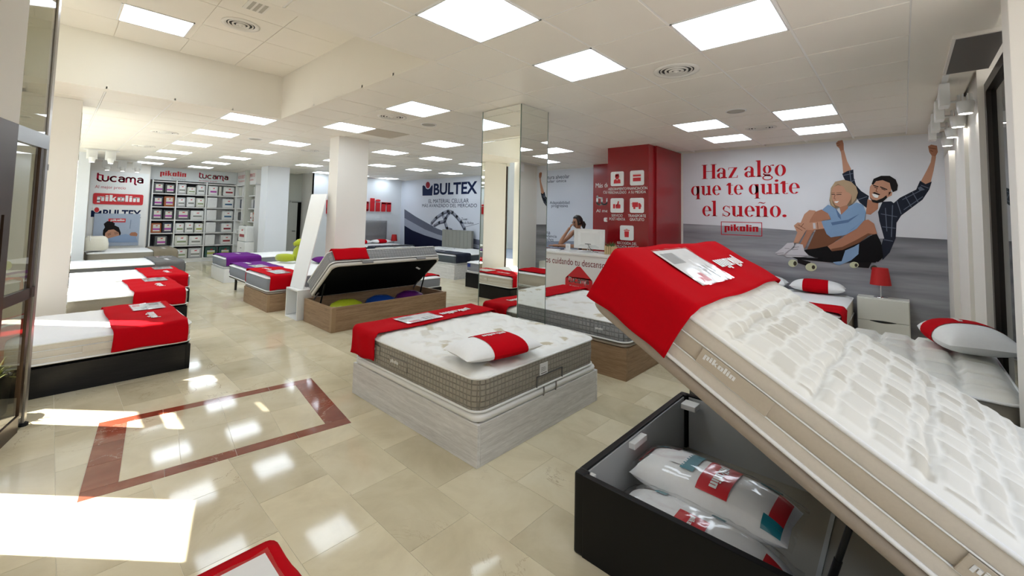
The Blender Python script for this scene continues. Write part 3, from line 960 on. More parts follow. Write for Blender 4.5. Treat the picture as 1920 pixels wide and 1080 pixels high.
# ------------------------------------------------------------------ beds
def stones(L, W, row=.075, lo=.08, hi=.2, gap=.010, seed=1, along='w', alt=.35):
    """irregular running rows of padded stones; returns f(s, w) -> (distance to the stone's edge, patch value)"""
    rnd = random.Random(seed); rows = []
    A, B = (L, W) if along == 'w' else (W, L)
    a = 0.0
    while a < A:
        h = row * rnd.uniform(.75, 1.3); cuts = [0.0]; b = -rnd.uniform(0, hi)
        while b < B:
            b += rnd.uniform(lo, hi); cuts.append(b)
        rows.append((a, a + h, cuts, [rnd.choice((0, 0, 0, .25, .5, 1.0)) if rnd.random() < alt * 2 else 0 for _ in cuts])); a += h

    def f(s, w):
        p, q = (s, w) if along == 'w' else (w, s)
        p += .008 * math.sin(q * 23 + seed); q += .008 * math.sin(p * 31)
        for a0, a1, cuts, val in rows:
            if a0 <= p < a1:
                for k in range(1, len(cuts)):
                    if q < cuts[k]:
                        d = min(p - a0, a1 - p, q - cuts[k - 1], cuts[k] - q) - gap / 2
                        return max(0.0, d), (.35 + .65 * val[k]) * min(1.0, max(0.0, d) / .006)
        return 0.0, 0
    return f


def flakes(L, W, seed=3, n=90):
    """scattered padded flakes between wavy quilting"""
    rnd = random.Random(seed)
    P = [(rnd.uniform(0, L), rnd.uniform(0, W), rnd.uniform(.05, .10), rnd.uniform(.025, .045), rnd.choice((-.5, .9)), rnd.choice((0, 0, .1, .2, .45, 1.0))) for _ in range(n)]

    def f(s, w):
        best, val = 0.0, 0
        for ps, pw, a, b, ang, v in P:
            dx, dy = s - ps, w - pw
            if abs(dx) > .12 or abs(dy) > .12: continue
            u = (dx * math.cos(ang) + dy * math.sin(ang)) / a; t = (-dx * math.sin(ang) + dy * math.cos(ang)) / b
            m = 1 - max(abs(u), abs(t))
            if m > 0 and m * b > best: best, val = m * b, v
        if best > 0: return best, val
        g = abs(math.sin((s + w) * 22 + math.sin(w * 9))) * .010 + .002
        return g, 0
    return f


def waves(step=.12, seed=0):
    def f(s, w):
        return (abs(math.sin(math.pi * (s + w) / step)) * abs(math.sin(math.pi * (s - w) / step))) * .010, 0
    return f


def top_grid(L, W, T, q, res, r, dome=.026, puff=.5, grooves=(), dmax=.022):
    nu, nv = max(8, int(L / res)), max(8, int(W / res))
    pts, att = [], []
    for a in range(nu + 1):
        row = []
        for b in range(nv + 1):
            s, w = L * a / nu, W * b / nv
            cx, cy = min(max(s, r), L - r), min(max(w, r), W - r)
            dx, dy = s - cx, w - cy
            if dx and dy:
                m = max(abs(dx), abs(dy)); h = math.hypot(dx, dy)
                dx, dy = dx * m / h, dy * m / h
            X, Y = cx + dx, cy + dy
            e = r - max(abs(s - cx), abs(w - cy)) if (s != cx or w != cy) else min(s, L - s, w, W - w)
            d, v = q(X, Y)
            edge = 1 - math.exp(-e / .035)
            z = T + dome * edge + edge * puff * min(d, dmax)
            for g in grooves:
                k = abs(X - g - .01 * math.sin(Y * 11)); z -= .016 * math.exp(-(k / .014) ** 2) * edge
            row.append((X, Y, z)); att.append(v if e > .04 else 0)
        pts.append(row)
    return pts, att


def mattress(label, mw, L, W, T, side, top, q=None, res=.03, r=.10, bands=None, pipe=PIPE, grooves=(), puff=.6, dmax=.022, handles=(), group=None, badge=None, logo=None):
    t = thing('mattress', label, 'mattress', mw=mw, group=group)
    def loop(ins, z): return [(x, y, z) for x, y in rrect(ins, L - ins, ins, W - ins, r, 8)]
    mb = MB()
    if bands:
        for z0, z1, m in bands:
            MB().loft([loop(.004, z0 * T), loop(-.002, (z0 * .8 + z1 * .2) * T), loop(-.002, (z0 * .2 + z1 * .8) * T), loop(.004, z1 * T)], cap=(z0 == 0, False)).build('side_band', m, t)
            if z1 < 1:
                MB().tube([(x, y, z1 * T) for x, y in rrect(-.001, L + .001, -.001, W + .001, r, 8)], .0035, 6, closed=True).build('piping', pipe, t)
    else:
        mb.loft([loop(.012, 0), loop(.0, .02), loop(-.004, T * .5), loop(0, T - .01), loop(.006, T)], cap=(True, False))
        mb.build('side_band', side, t)
    pts, att = top_grid(L, W, T, q or waves(), res, r, puff=puff, grooves=grooves, dmax=dmax)
    o = MB().grid(pts).build('top_panel', top, t)
    a = o.data.attributes.new('patch', 'FLOAT', 'POINT'); a.data.foreach_set('value', att)
    for z in (.012, T - .004):
        MB().tube([(x, y, z) for x, y in rrect(-.004, L + .004, -.004, W + .004, r, 8)], .009, 6, closed=True).build('piping', pipe, t)
    for (face, pos, wd, z0, z1, lt) in handles:
        # stitched fabric handle on a long side (face -1: w = 0, +1: w = W, 0: foot)
        hb = MB()
        if face == -1: hb.box(pos, pos + wd, -.012, -.004, z0, z1, bev=.003)
        elif face == 1: hb.box(pos, pos + wd, W + .004, W + .012, z0, z1, bev=.003)
        elif face == 0: hb.box(-.012, -.004, pos, pos + wd, z0, z1, bev=.003)
        else: hb.box(L + .004, L + .012, pos, pos + wd, z0, z1, bev=.003)
        h = hb.build('handle', side if bands is None else bands[1][2], t)
        if lt:
            if face == -1: fr = frame_on((pos + .02, -.0125, z0 + .03), (1, 0, 0), (0, 0, 1), (0, -1, 0))
            elif face == 3: fr = frame_on((L + .0125, pos + .02, z0 + .03), (0, 1, 0), (0, 0, 1), (1, 0, 0))
            else: fr = frame_on((-.0125, pos + wd - .02, z0 + .03), (0, -1, 0), (0, 0, 1), (-1, 0, 0))
            wd_ = slab_word().fit(0, wd * .45, 0, (z1 - z0) * .45)
            k = wd_.build('lettering', 'white_piping', h, z=.001); k.matrix_local = fr
    return t


def runner(label, mw, L, W, T, s0, s1, drop, m, ink='sign_white', logo=True, sleeve=None, group=None, lab_sleeve=None, top=.044, seed=0, logo_pos=None, logo_w=.40, far_drop=None, name='bed_runner'):
    """a cloth band laid across the foot end, hanging down both long sides, with its printed word"""
    t = thing(name, label, 'bed runner', mw=mw, group=group)
    rnd = random.Random(seed); ph = [rnd.uniform(0, 6) for _ in range(6)]
    e, rr = .016, .04
    fd = drop if far_drop is None else far_drop
    zt = T + top
    prof = [(-e - .006, zt - drop)] + [(-e - .004 * (k / 6), zt - drop + (drop - rr) * k / 6) for k in range(1, 7)]
    prof += [(-e + rr - rr * math.cos(math.radians(90 * k / 5)), zt - rr + rr * math.sin(math.radians(90 * k / 5))) for k in range(1, 6)]
    prof += [(-e + rr + (W + 2 * e - 2 * rr) * k / 24, zt) for k in range(1, 24)]
    prof += [(W + e - rr + rr * math.sin(math.radians(90 * k / 5)), zt - rr + rr * math.cos(math.radians(90 * k / 5))) for k in range(0, 6)]
    prof += [(W + e + .004, zt - rr - (fd - rr) * k / 6) for k in range(1, 7)]
    nS = 18; pts = []
    for a in range(nS + 1):
        row = []
        for k, (w, z) in enumerate(prof):
            hang = k < 7 or k > len(prof) - 8
            s = s0 + (s1 - s0) * a / nS
            s += (.006 * math.sin(k * .45 + ph[0]) if a == nS else .004 * math.sin(k * .6 + ph[1]))
            dz = .003 * math.sin(s * 21 + w * 6 + ph[2]) + .002 * math.sin(w * 17 - s * 9 + ph[3])
            dw = (.006 * math.sin(s * 26 + z * 9 + ph[4])) if hang else 0
            if hang and (k == 0 or k == len(prof) - 1): dz += .006 * math.sin(s * 9 + ph[5])
            row.append((s, w + (dw if k < 7 else -dw) - (.004 if k < 7 else -.004) * hang, z + dz))
        pts.append(row)
    o = MB().grid(pts).build('cloth', m, t)
    so_ = o.modifiers.new('thickness', 'SOLIDIFY'); so_.thickness = .005; so_.offset = 1
    if logo:
        wd = slab_word(); h = logo_w * .30
        wd.fit(0, logo_w, 0, h)
        lp = logo_pos or ((s0 + s1) / 2 - h / 2, W * .66)
        k = wd.build('lettering', ink, t, z=.0)
        k.matrix_local = frame_on((lp[0], lp[1] + logo_w / 2, zt + .0105), (0, -1, 0), (1, 0, 0), (0, 0, 1))
    if sleeve:
        a0, a1, b0, b1 = sleeve
        lf = thing('leaflet_sleeve', lab_sleeve or ('clear plastic leaflet sleeve on ' + label.split(' on ', 1)[-1]), 'leaflet', mw=mw @ Matrix.Translation((a0, b0, zt + .0135)), group='leaflet sleeves on the bed runners')
        la, lb = a1 - a0, b1 - b0
        MB().box(.01, la - .01, .01, lb - .01, 0, .0015).build('sheet', PAPER, lf)
        Flat().rect(la * .12, la * .42, lb * .08, lb * .42).rect(la * .55, la * .9, lb * .55, lb * .62).rect(la * .55, la * .9, lb * .68, lb * .72).rect(la * .55, la * .85, lb * .78, lb * .82).build('printing', 'grey_print', lf, z=.0018)
        Flat().rect(la * .70, la * .92, lb * .12, lb * .40).build('printing', 'red_print', lf, z=.0018)
        g = [[(la * a / 8, lb * b / 10, .004 + .0025 * math.sin(a * 1.7 + b * 2.1 + seed) + .002 * math.sin(b * 3.3 - a)) for b in range(11)] for a in range(9)]
        MB().grid(g).build('plastic_sleeve', 'film', lf)
    return t


def storage_base(label, mw, L, W, H, m, lid=None, lid_h=.06, name='divan', group=None, edge=None, m_end=None, feet=False, th=.03):
    """closed storage bed: four panels, upholstered lid"""
    t = thing(name, label, 'bed base', mw=mw, group=group)
    if not feet:
        MB().box(0, L, 0, th, 0, H, bev=.003).build('side_panel', m, t)
        MB().box(0, L, W - th, W, 0, H, bev=.003).build('side_panel', m, t)
        MB().box(0, th, th + .001, W - th - .001, 0, H - .001, bev=.003).build('end_panel', m_end or m, t)
        MB().box(L - th, L, th + .001, W - th - .001, 0, H - .001, bev=.003).build('end_panel', m_end or m, t)
        if edge:
            for x in (0, L - .04):
                for y in (-.002, W - .038):
                    MB().box(x - .002, x + .042, y, y + .04, 0, H + .001, bev=.008).build('corner_post', edge, t)
        z0 = H + .001
    else:
        for x in (.12, L - .12):
            for y in (.1, W - .1):
                MB().lathe([(.022, 0), (.026, H)], 12, cx=x, cy=y).build('leg', DARKF, t)
        z0 = H
        MB().box(.01, L - .01, .01, W - .01, H, H + .03, bev=.004).build('slat_frame', STEEL, t)
        z0 = H + .03
    if lid:
        def loop(i, z): return [(x, y, z) for x, y in rrect(i, L - i, i, W - i, .07, 6)]
        MB().loft([loop(.03, z0), loop(.006, z0 + .006), loop(.0, z0 + lid_h * .5), loop(.004, z0 + lid_h - .012), loop(.016, z0 + lid_h - .002), loop(.035, z0 + lid_h - .006)]).build('lid', lid, t)
    return t


def place(foot, dirn, lo):
    """frame of a bed: foot edge coordinate, heading of its head end, low corner across"""
    if dirn == '+x': return frame_on((foot, lo, 0), (1, 0, 0), (0, 1, 0), (0, 0, 1))
    if dirn == '-y': return frame_on((lo, foot, 0), (0, -1, 0), (1, 0, 0), (0, 0, 1))
    if dirn == '+y': return frame_on((lo, foot, 0), (0, 1, 0), (-1, 0, 0), (0, 0, 1))      # lo is the high x here
    if dirn == '-x': return frame_on((foot, lo, 0), (-1, 0, 0), (0, -1, 0), (0, 0, 1))     # lo is the high y here


UP = lambda mw, z: mw @ Matrix.Translation((0, 0, z))


def pillow(label, mw, L=.7, W=.40, T=.13, band=None, band_m=None, m=WCLOTH, piping=None, tagm=None, word=True, group='display pillows', p=2.6, name='pillow', cat='pillow'):
    """cushion lying on local z = 0; band = (u0, u1) in -1..1 covered with a coloured sleeve"""
    t = thing(name, label, cat, mw=mw, group=group)
    def hz(u, v): return (max(0, 1 - abs(u) ** p) ** .5) * (max(0, 1 - abs(v) ** p) ** .5)
    def surf(u0, u1, ex, n=18, nv=14):
        lo, hi = [], []
        for a in range(n + 1):
            u = u0 + (u1 - u0) * a / n; r1, r2 = [], []
            for b in range(nv + 1):
                v = math.sin((-1 + 2 * b / nv) * math.pi / 2)
                h = hz(u, v)
                pinch = 1 - .06 * abs(u) ** 2 * abs(v) ** 2
                x, y = u * L / 2 * (1 - .04 * (1 - abs(v))), v * (W / 2 + ex) * (1 - .05 * abs(u) ** 3) * pinch
                r1.append((x, y, T * .42 + (T * .58 + ex) * h)); r2.append((x, y, T * .42 - (T * .42 + ex * .3) * h))
            lo.append(r2[::-1]); hi.append(r1)
        return lo, hi
    lo, hi = surf(-1, 1, 0, 26)
    MB().grid(hi).grid(lo).build('body', m, t)
    if band:
        lo, hi = surf(band[0], band[1], .004, 14)
        s = MB().grid(hi).grid(lo).build('sleeve', band_m or RED, t)
        if word:
            wd = slab_word(); lw = (band[1] - band[0]) * L * .17
            uc = (band[0] + band[1]) / 2 * L / 2
            wd.fit(lw, -lw, lw * .62, lw * .10); wd.v = [(x + uc, y) for x, y in wd.v]; wd.f = [f_ for f_ in wd.f]
            def wp(x, y, z):
                return (x, y, T * .42 + (T * .58 + .004) * hz(x / L * 2, y / W * 2) + .004)
            wd.build('lettering', 'sign_white', s, warp=wp)
    if tagm:
        MB().box(-L / 2 * .95, -L / 2 * .95 + .05, -W * .40, -W * .40 + .03, T * .42, T * .44).build('cloth_tag', tagm, t)
    return t


# --- the bed in the middle, whitened oak
CW, CL, CH = 1.48, 1.70, .279
mc_ = place(-3.84, '+x', 2.01)
storage_base('whitened oak storage bed base in the middle of the floor', mc_, CL + .02, CW + .03, CH, M('white_oak'), lid=PIPE, lid_h=.055, m_end=M('white_oak_y'))
MB()
mtm = UP(mc_, .335) @ Matrix.Translation((.005, .005, 0))
mt = mattress('taupe-sided mattress with white flaked top on the whitened oak base', mtm, CL, CW, .235, M('taupe_quilt'), M('ticking_white'), q=flakes(CL, CW, 5, 120), res=.014, puff=.8,
              handles=((-1, .62, .26, .07, .15, True), (-1, .30, .16, .11, .19, True)))
# paper tag and steel strap handle on the head side
tg = MB().box(CL + .004, CL + .007, .66, .76, .10, .19).build('paper_tag', PAPER, mt)
k = Flat().rect(.012, .07, .030, .033).rect(.012, .075, .042, .045).rect(.012, .065, .054, .057).rect(.012, .085, .010, .015).build('printing', 'black_print', tg); k.matrix_local = frame_on((CL + .0072, .66, .10), (0, 1, 0), (0, 0, 1), (1, 0, 0))
hb = MB()
for a, b, c_, d in ((.62, .96, .005, .012), (.62, .96, .093, .10), (.62, .627, .005, .10), (.953, .96, .005, .10)): hb.box(CL + .004, CL + .010, a, b, c_, d)
hb.build('handle_outline', DGREY, mt)
bb = [o for o in COL.objects if o.get('label') == 'whitened oak storage bed base in the middle of the floor'][0]
for y in (.70, .86):
    MB().tube([(CL + .022, y, .278), (CL + .03, y, .30), (CL + .026, y, .345)], .006, 6).build('strap', STEEL, bb)
runner('red printed runner on the foot of the whitened oak bed', mtm, CL, CW, .235, -.01, .40, .24, RED, sleeve=(.07, .34, .35, .78), seed=2, top=.052, logo_pos=(.14, 1.05), logo_w=.40)
pillow('white pillow with a red sleeve lying on the whitened oak bed', Matrix.Translation((-2.34, 2.37, .620)) @ Matrix.Rotation(math.radians(80), 4, 'Z'), .70, .40, .135, (-.38, .52), tagm=REDP)

# --- the raised storage bed in front
az, ti = 3.107, .505
e1 = Vector((math.cos(az) * math.cos(ti), math.sin(az) * math.cos(ti), math.sin(ti))); e2 = Vector((math.sin(az), -math.cos(az), 0))
e3 = (-e1).cross(e2)
mo = frame_on((-1.193, 1.925, 1.288), tuple(-e1), tuple(e2), tuple(e3))
OL, OW, OT = 1.90, 1.407, .225
om = mattress('tall cream mattress with a padded stone-pattern top on the raised lid', mo, OL, OW, OT, BEIGE, M('ticking_satin'), q=stones(OL, OW, .085, .07, .19, .012, 4, 'w', .6), res=.0105, r=.09, puff=.55, dmax=.013,
              bands=((0, .32, BEIGE), (.32, .66, BEIGED), (.66, 1.0, BEIGE)), grooves=(.62, .93, 1.27, 1.60), handles=((-1, .56, .30, .075, .145, True), (-1, 1.42, .30, .075, .145, True)), )
runner('red printed runner on the raised end of the cream mattress', mo, OL, OW, OT, -.004, .46, .275, RED, top=.045, sleeve=(.05, .37, .27, .72), seed=5, logo_pos=(.17, 1.02), logo_w=.40)
ob = thing('storage_bed', 'black storage bed with its lid raised, pillows inside', 'storage bed', (-1.262, 1.88, 0))
BL, BWd, BH, t_ = 1.86, 1.42, .39, .035
MB().box(.05, BL, 0, t_, 0, BH, bev=.003).build('side_panel', BLACK, ob)
MB().box(.05, BL, BWd - t_, BWd, 0, BH, bev=.003).build('side_panel', BLACK, ob)
MB().box(0, t_, .05, BWd - .05, 0, BH, bev=.003).build('end_panel', BLACK, ob)
MB().box(BL, BL + t_, 0, BWd, 0, BH, bev=.003).build('end_panel', BLACK, ob)
for y in (0, BWd - .06):
    MB().box(0, .06, y, y + .06, 0, BH + .003, bev=.012).build('corner_post', BLACK, ob)
MB().box(t_, t_ + .008, t_ + .02, BWd - t_ - .02, .02, BH - .012).build('inner_panel', GREYP, ob)
MB().box(.07, BL, t_, t_ + .008, .02, BH - .012).build('inner_panel', GREYP, ob)
MB().box(.07, BL, BWd - t_ - .008, BWd - t_, .02, BH - .012).build('inner_panel', GREYP, ob)
MB().box(t_, BL, t_, BWd - t_, .006, .02).build('bottom_board', GREIGE, ob)
MB().box(.92, .94, t_, BWd - t_, .02, .026).build('bottom_joint', GREYP, ob)
for x, y, sx_l, sy_l in ((.043, .50, .04, .16), (.06, BWd - .17, .10, .10), (.045, .05, .03, .04)):
    MB().box(x, x + sx_l, y, y + sy_l, BH - .055, BH - .02, bev=.004).build('lid_rest', WLAC, ob)
# lid under the mattress, drawn in the bed's own frame
lidm = ob.matrix_world.inverted() if False else Matrix.Translation((1.262, -1.88, 0))
lid = MB()
def rl(i, z): return [tuple(lidm @ (mo @ Vector((x, y, z)))) for x, y in rrect(i, OL - i, i, OW - i, .09, 6)]
lid.loft([rl(.012, -.060), rl(.0, -.05), rl(-.004, -.03), rl(.0, -.008), rl(.02, -.003)]).build('lid', TRIM, ob, label='taupe upholstered raised lid')
MB().loft([rl(.03, -.066), rl(.03, -.0605)]).build('lid_underside', BLACKC, ob)
for y in (.14, BWd - .14):
    a = Vector((.98, y, .16)); b = lidm @ (mo @ Vector((1.22, y, -.064)))
    MB().tube([a, a.lerp(b, .6)], .014, 10).build('gas_strut', BLACK, ob)
    MB().tube([a.lerp(b, .55), b], .011, 8).build('strut_rod', BLACK, ob)
    c0 = Vector((1.70, y, .30)); c1 = lidm @ (mo @ Vector((1.45, y, -.066)))
    MB().tube([c0, c1], .012, 6).build('hinge_arm', BLACK, ob)


def bag(label, ends, zc, W, T, bag_m, prints, seed, film=True, body=WCLOTH):
    """a pillow sold in a printed clear bag, lying between two points"""
    a, b = Vector(ends[0]), Vector(ends[1]); d = (b - a); L = d.length
    ex = d.normalized(); ey = Vector((0, 0, 1)).cross(ex).normalized(); en = ex.cross(ey)
    mw = frame_on(tuple((a + b) / 2), tuple(ex), tuple(ey), tuple(en))
    t = pillow(label, mw, L, W, T, None, m=body, group='bagged pillows in the storage bed', name='bagged_pillow', p=3.2)
    def hz(x, y): return (max(0, 1 - abs(x / L * 2) ** 3.2) ** .5) * (max(0, 1 - abs(y / W * 2) ** 3.2) ** .5)
    rnd = random.Random(seed)
    for (m, x0, x1, y0, y1, word) in prints:
        f = [[(x0 + (x1 - x0) * i / 10, y0 + (y1 - y0) * j / 8) for j in range(9)] for i in range(11)]
        g = [[(x, y, T * .42 + T * .58 * hz(x, y) + .006) for x, y in r_] for r_ in f]
        k = MB().grid(g).build('bag_print', m, t)
        if word:
            wd = slab_word(); wv = abs(y1 - y0) * .8
            wd.fit(-wv / 2, wv / 2, -wv * .14, wv * .14)
            cx, cy = (x0 + x1) / 2, (y0 + y1) / 2
            wd.v = [(cx + y, cy - x) for x, y in wd.v]
            wd.build('lettering', 'sign_white', k, warp=lambda x, y, z: (x, y, T * .42 + T * .58 * hz(x, y) + .009))
    if film:
        n, nv = 26, 16
        g = []
        for i in range(n + 1):
            u = -1.06 + 2.12 * i / n; row = []
            for j in range(nv + 1):
                v = -1.08 + 2.16 * j / nv
                h = hz(u * L / 2 * .97, v * W / 2 * .97)
                row.append((u * L / 2, v * W / 2, T * .42 + T * .60 * h + .010 + rnd.uniform(-.004, .006)))
            g.append(row)
        MB().grid(g).build('plastic_bag', M('film'), t)
    return t


TEAL = mat('teal_print', (.015, .20, .26), .4, noise=.05)
p1a, p1b = Vector((-1.17, 2.46, .175)), Vector((-.40, 2.43, .175))
bag('white bagged pillow with teal edging on top of the other in the black storage bed', (p1a, p1b), .2, .36, .18, None,
    ((REDP, -.02, .13, -.15, .12, True), (TEAL, -.13, -.06, -.08, .13, False), (PAPER, -.20, -.12, -.06, .13, False), (REDP, .30, .36, -.14, .10, False), (REDP, -.40, -.35, -.02, .14, False), (TEAL, -.35, -.28, .10, .165, False), (TEAL, .20, .30, .11, .165, False), (TEAL, .28, .36, -.17, -.11, False)), 3)
q1a, q1b = Vector((-1.165, 2.15, .03)), Vector((-.38, 2.13, .03))
bag('textured bagged pillow underneath along the front of the black storage bed', (q1a, q1b), .1, .37, .24, None,
    ((REDP, -.06, .08, -.12, .02, True), (REDP, .30, .37, -.14, .06, False), (REDP, -.38, -.34, -.10, 0, False), (TEAL, .06, .12, .09, .15, False), (TEAL, -.22, -.16, .08, .15, False)), 8)

# --- bed behind the mirrored column, oak base
mr = place(-3.98, '+x', 4.12)
storage_base('oak storage bed base beyond the mirrored column', mr, 1.84, 1.42, .33, M('oak'), lid=TRIM, lid_h=.04, m_end=M('oak_y'))
mrm = UP(mr, .375)
mattress('white-topped mattress with grey quilted sides beyond the mirrored column', mrm, 1.84, 1.42, .20, M('grey_quilt'), M('ticking_white'), q=flakes(1.84, 1.42, 9, 90), res=.022, puff=.8, handles=((-1, 1.45, .22, .06, .13, True),))
runner('red printed runner on the bed beyond the mirrored column', mrm, 1.84, 1.42, .20, .02, .46, .2, RED, seed=7, top=.052, logo_pos=(.18, .45))

# --- beds along the shop front
LB = [  # x0, x1, foot y, head y, base h, top z, base, side, top, runner, words
    (-6.97, -5.62, 1.09, -.80, .255, .50, M('black_oak'), BEIGE, WCLOTH, RED, 'first bed by the glass entrance', 'cream-sided'),
    (-9.42, -7.93, 1.47, -.42, .24, .50, BLACK, TAUPE, WCLOTH, RED, 'second bed along the shop front', 'taupe-sided'),
    (-11.10, -9.62, 1.80, -.09, .24, .50, BLACK, GREY, WCLOTH, RED, 'third bed along the shop front', 'grey-sided'),
    (-13.15, -11.70, 2.10, .20, .26, .54, BLACK, DGREY, WCLOTH, mat('charcoal_runner', (.13, .125, .12), .85, noise=.06), 'fourth bed along the shop front', 'charcoal-sided'),
    (-16.0, -14.65, 2.45, .66, .28, .58, TRIM, TAUPE, WCLOTH, mat('brown_runner', (.24, .20, .14), .85, noise=.06), 'bed before the brand sign wall', 'light'),
]
for k, (x0, x1, yf, yh, bh, zt, bm_, sm_, tm_, rm_, ds, adj) in enumerate(LB):
    mw = place(yf, '-y', x0); L, W = yf - yh, x1 - x0
    storage_base('%s storage base of the %s' % ('dark' if k < 4 else 'brown', ds), mw, L, W, bh, bm_, lid=BLACKC if k < 4 else TRIM, lid_h=.02, edge=BLACK if k == 0 else None)
    T = zt - bh - .055
    mm = UP(mw, bh + .022) 
    bands = ((0, .34, BEIGE), (.34, .67, BEIGE), (.67, 1.0, BEIGE)) if k == 0 else None
    mattress('%s white-topped mattress of the %s' % (adj, ds), mm, L, W, T, sm_, tm_, res=.05, bands=bands, puff=.5, r=.08, handles=((0, .55, .16, T * .4, T * .8, True),) + (((1, .52, .3, T * .34, T * .66, False),) if k == 0 else ()))
    runner('%s runner on the %s' % ('red printed' if k < 3 else ('charcoal' if k == 3 else 'brown'), ds), mm, L, W, T, .035, .62 if k < 3 else .55, T + .02, rm_, sleeve=(.10, .40, .14, .56) if k < 4 else None, seed=20 + k, logo_pos=(.22, W * .66), logo_w=.34)
pillow('white pillow with a red sleeve on the first bed by the entrance', Matrix.Translation((-6.25, -.52, .535)), .66, .38, .14, (-.4, .45))
# cream bundle at the head of the bed before the sign wall
o = thing('duvet_bundle', 'bulky cream wrapped duvet standing at the head of the bed before the signs', 'duvet', (-14.98, .80, .612))
mb = MB()
def bl(i, z, wob): return [(x + wob * math.sin(9 * y), y + wob * math.sin(7 * x + z * 8), z) for x, y in rrect(-.24 + i, .24 - i, -.23 + i, .23 - i, .1 - i * .5, 6)]
mb.loft([bl(.03, 0, 0), bl(.0, .04, .01), bl(.0, .16, .02), bl(.01, .28, .02), bl(.05, .335, .015), bl(.09, .35, .01)]).build('wrap', mat('cream_cloth', (.80, .77, .66), .8, noise=.04, bump=.3, bscale=20), o)
MB().tube([(-.24, -.1, .25), (-.2, -.1, .36), (.2, -.1, .36), (.245, -.1, .25)], .006, 6).build('strap', PIPE, o)

# --- beds in the middle distance
mw = place(2.80, '+y', -11.58)
storage_base('white storage base of the far purple-runner bed', mw, 1.9, 1.17, .31, WLAC, lid=PIPE, lid_h=.03)
mattress('grey-sided mattress of the far purple-runner bed', UP(mw, .343), 1.9, 1.17, .21, GREY, WCLOTH, res=.05)
runner('purple runner on the bed nearest the shelving', UP(mw, .343), 1.9, 1.17, .21, .02, .75, .21, PURPLE, seed=31, logo_w=.3, logo_pos=(.4, .75))
mw = place(2.63, '+y', -9.20)
storage_base('slatted frame on dark legs under the purple-runner bed', mw, 1.9, 1.36, .27, STEEL, lid=None, feet=True)
mattress('grey-sided mattress on the slatted frame with purple runner', UP(mw, .303), 1.9, 1.36, .22, GREY, WCLOTH, res=.05)
runner('purple runner on the bed with dark legs', UP(mw, .303), 1.9, 1.36, .22, .02, .62, .2, PURPLE, sleeve=(.12, .38, .1, .55), seed=32, logo_w=.32, logo_pos=(.2, 1.0))
mw = place(2.52, '+y', -7.80)
storage_base('oak storage base of the bed beside the leaning white board', mw, 1.9, 1.26, .29, M('oak'), lid=TRIM, lid_h=.04, edge=mat('oak_edge', (.34, .22, .12), .5), m_end=M('oak_y'))
mattress('slate-sided mattress of the bed beside the leaning white board', UP(mw, .333), 1.9, 1.26, .225, GREY, WCLOTH, res=.05)
runner('red printed runner on the bed beside the leaning white board', UP(mw, .333), 1.9, 1.26, .225, .02, .58, .24, RED, sleeve=(.14, .40, .1, .6), seed=33, logo_w=.32, logo_pos=(.22, .92))
# lime reading cushion
c = thing('reading_cushion', 'lime green reading cushion with arms beyond the red runner', 'cushion', (-10.02, 3.80, .572), math.radians(-80))
LIME = mat('lime_velvet', (.40, .46, .010), .8, noise=.08, nscale=40, bump=.2, sheen=.3)
def blob(pts, rs, n=14): return MB().tube(pts, rs, n)
blob([(0, .10, .02), (0, .12, .12), (0, .16, .25), (0, .20, .36)], [.10, .16, .16, .10]).build('back', LIME, c)
blob([(-.20, .20, .40), (-.10, .20, .43), (0, .20, .44), (.10, .20, .43), (.20, .20, .40)], [.04, .08, .09, .08, .04]).build('headrest', LIME, c)
for s in (-1, 1):
    blob([(s * .12, .12, .10), (s * .24, .02, .10), (s * .26, -.16, .09), (s * .26, -.28, .085), (s * .26, -.31, .085)], [.07, .09, .09, .08, .03]).build('arm', LIME, c)
pillow('dark plum cushion lying behind the lime reading cushion', Matrix.Translation((-9.55, 4.15, .567)), .45, .3, .13, None, m=PURPLE)

# leaning white board on an open white cube
st = thing('display_cube', 'open white cube shelf standing beside the oak storage bed', 'shelf', (-7.39, 2.66, 0))
for q in ((0, .47, 0, .22, 0, .022), (0, .47, 0, .22, .44, .462), (0, .022, 0, .22, .022, .44), (.448, .47, 0, .22, .022, .44), (.022, .448, .20, .22, .022, .44)):
    MB().box(*q, bev=.002).build('board', WLAC, st)
bd = thing('leaning_board', 'tall white board standing on the cube and leaning towards the column', 'board')
b0, b1 = Vector((-7.40, 2.72, .466)), Vector((-7.80, 3.15, 2.0))
ux = Vector((.50, .04, 0)); nn = ux.cross(b1 - b0).normalized() * .015
mb = MB(); vs = [b0, b0 + ux * .86, b1 + ux * 1.08, b1]
mb.loft([[tuple(p) for p in vs], [tuple(p - nn) for p in vs]], smooth=False).build('panel', WLAC, bd)

# --- oak storage bed standing open
wb = thing('storage_bed', 'oak storage bed standing open with bright bags inside', 'storage bed', (-6.86, 2.74, 0))
L_, W_ = .96, 2.02
MB().box(0, L_, 0, .03, 0, .345, bev=.003).build('end_panel', M('oak'), wb)
MB().box(0, L_, W_ - .03, W_, 0, .345, bev=.003).build('end_panel', M('oak'), wb)
MB().box(0, .03, .03, W_ - .03, 0, .345, bev=.003).build('side_panel', M('oak_y'), wb)
MB().box(L_ - .03, L_, .03, W_ - .03, 0, .345, bev=.003).build('side_panel', M('oak_y'), wb)
MB().box(L_ - .06, L_ + .002, -.002, .06, 0, .347, bev=.006).build('corner_post', mat('oak_edge', (.34, .22, .12)), wb)
MB().box(.03, L_ - .03, .03, W_ - .03, .01, .03).build('bottom_board', GREYP, wb)
th = math.radians(38)
mo2 = frame_on((-6.80, 4.74, .40), (0, -1, 0), (math.cos(th), 0, math.sin(th)), (-math.sin(th), 0, math.cos(th)))
inv2 = Matrix.Translation((6.86, -2.74, 0))
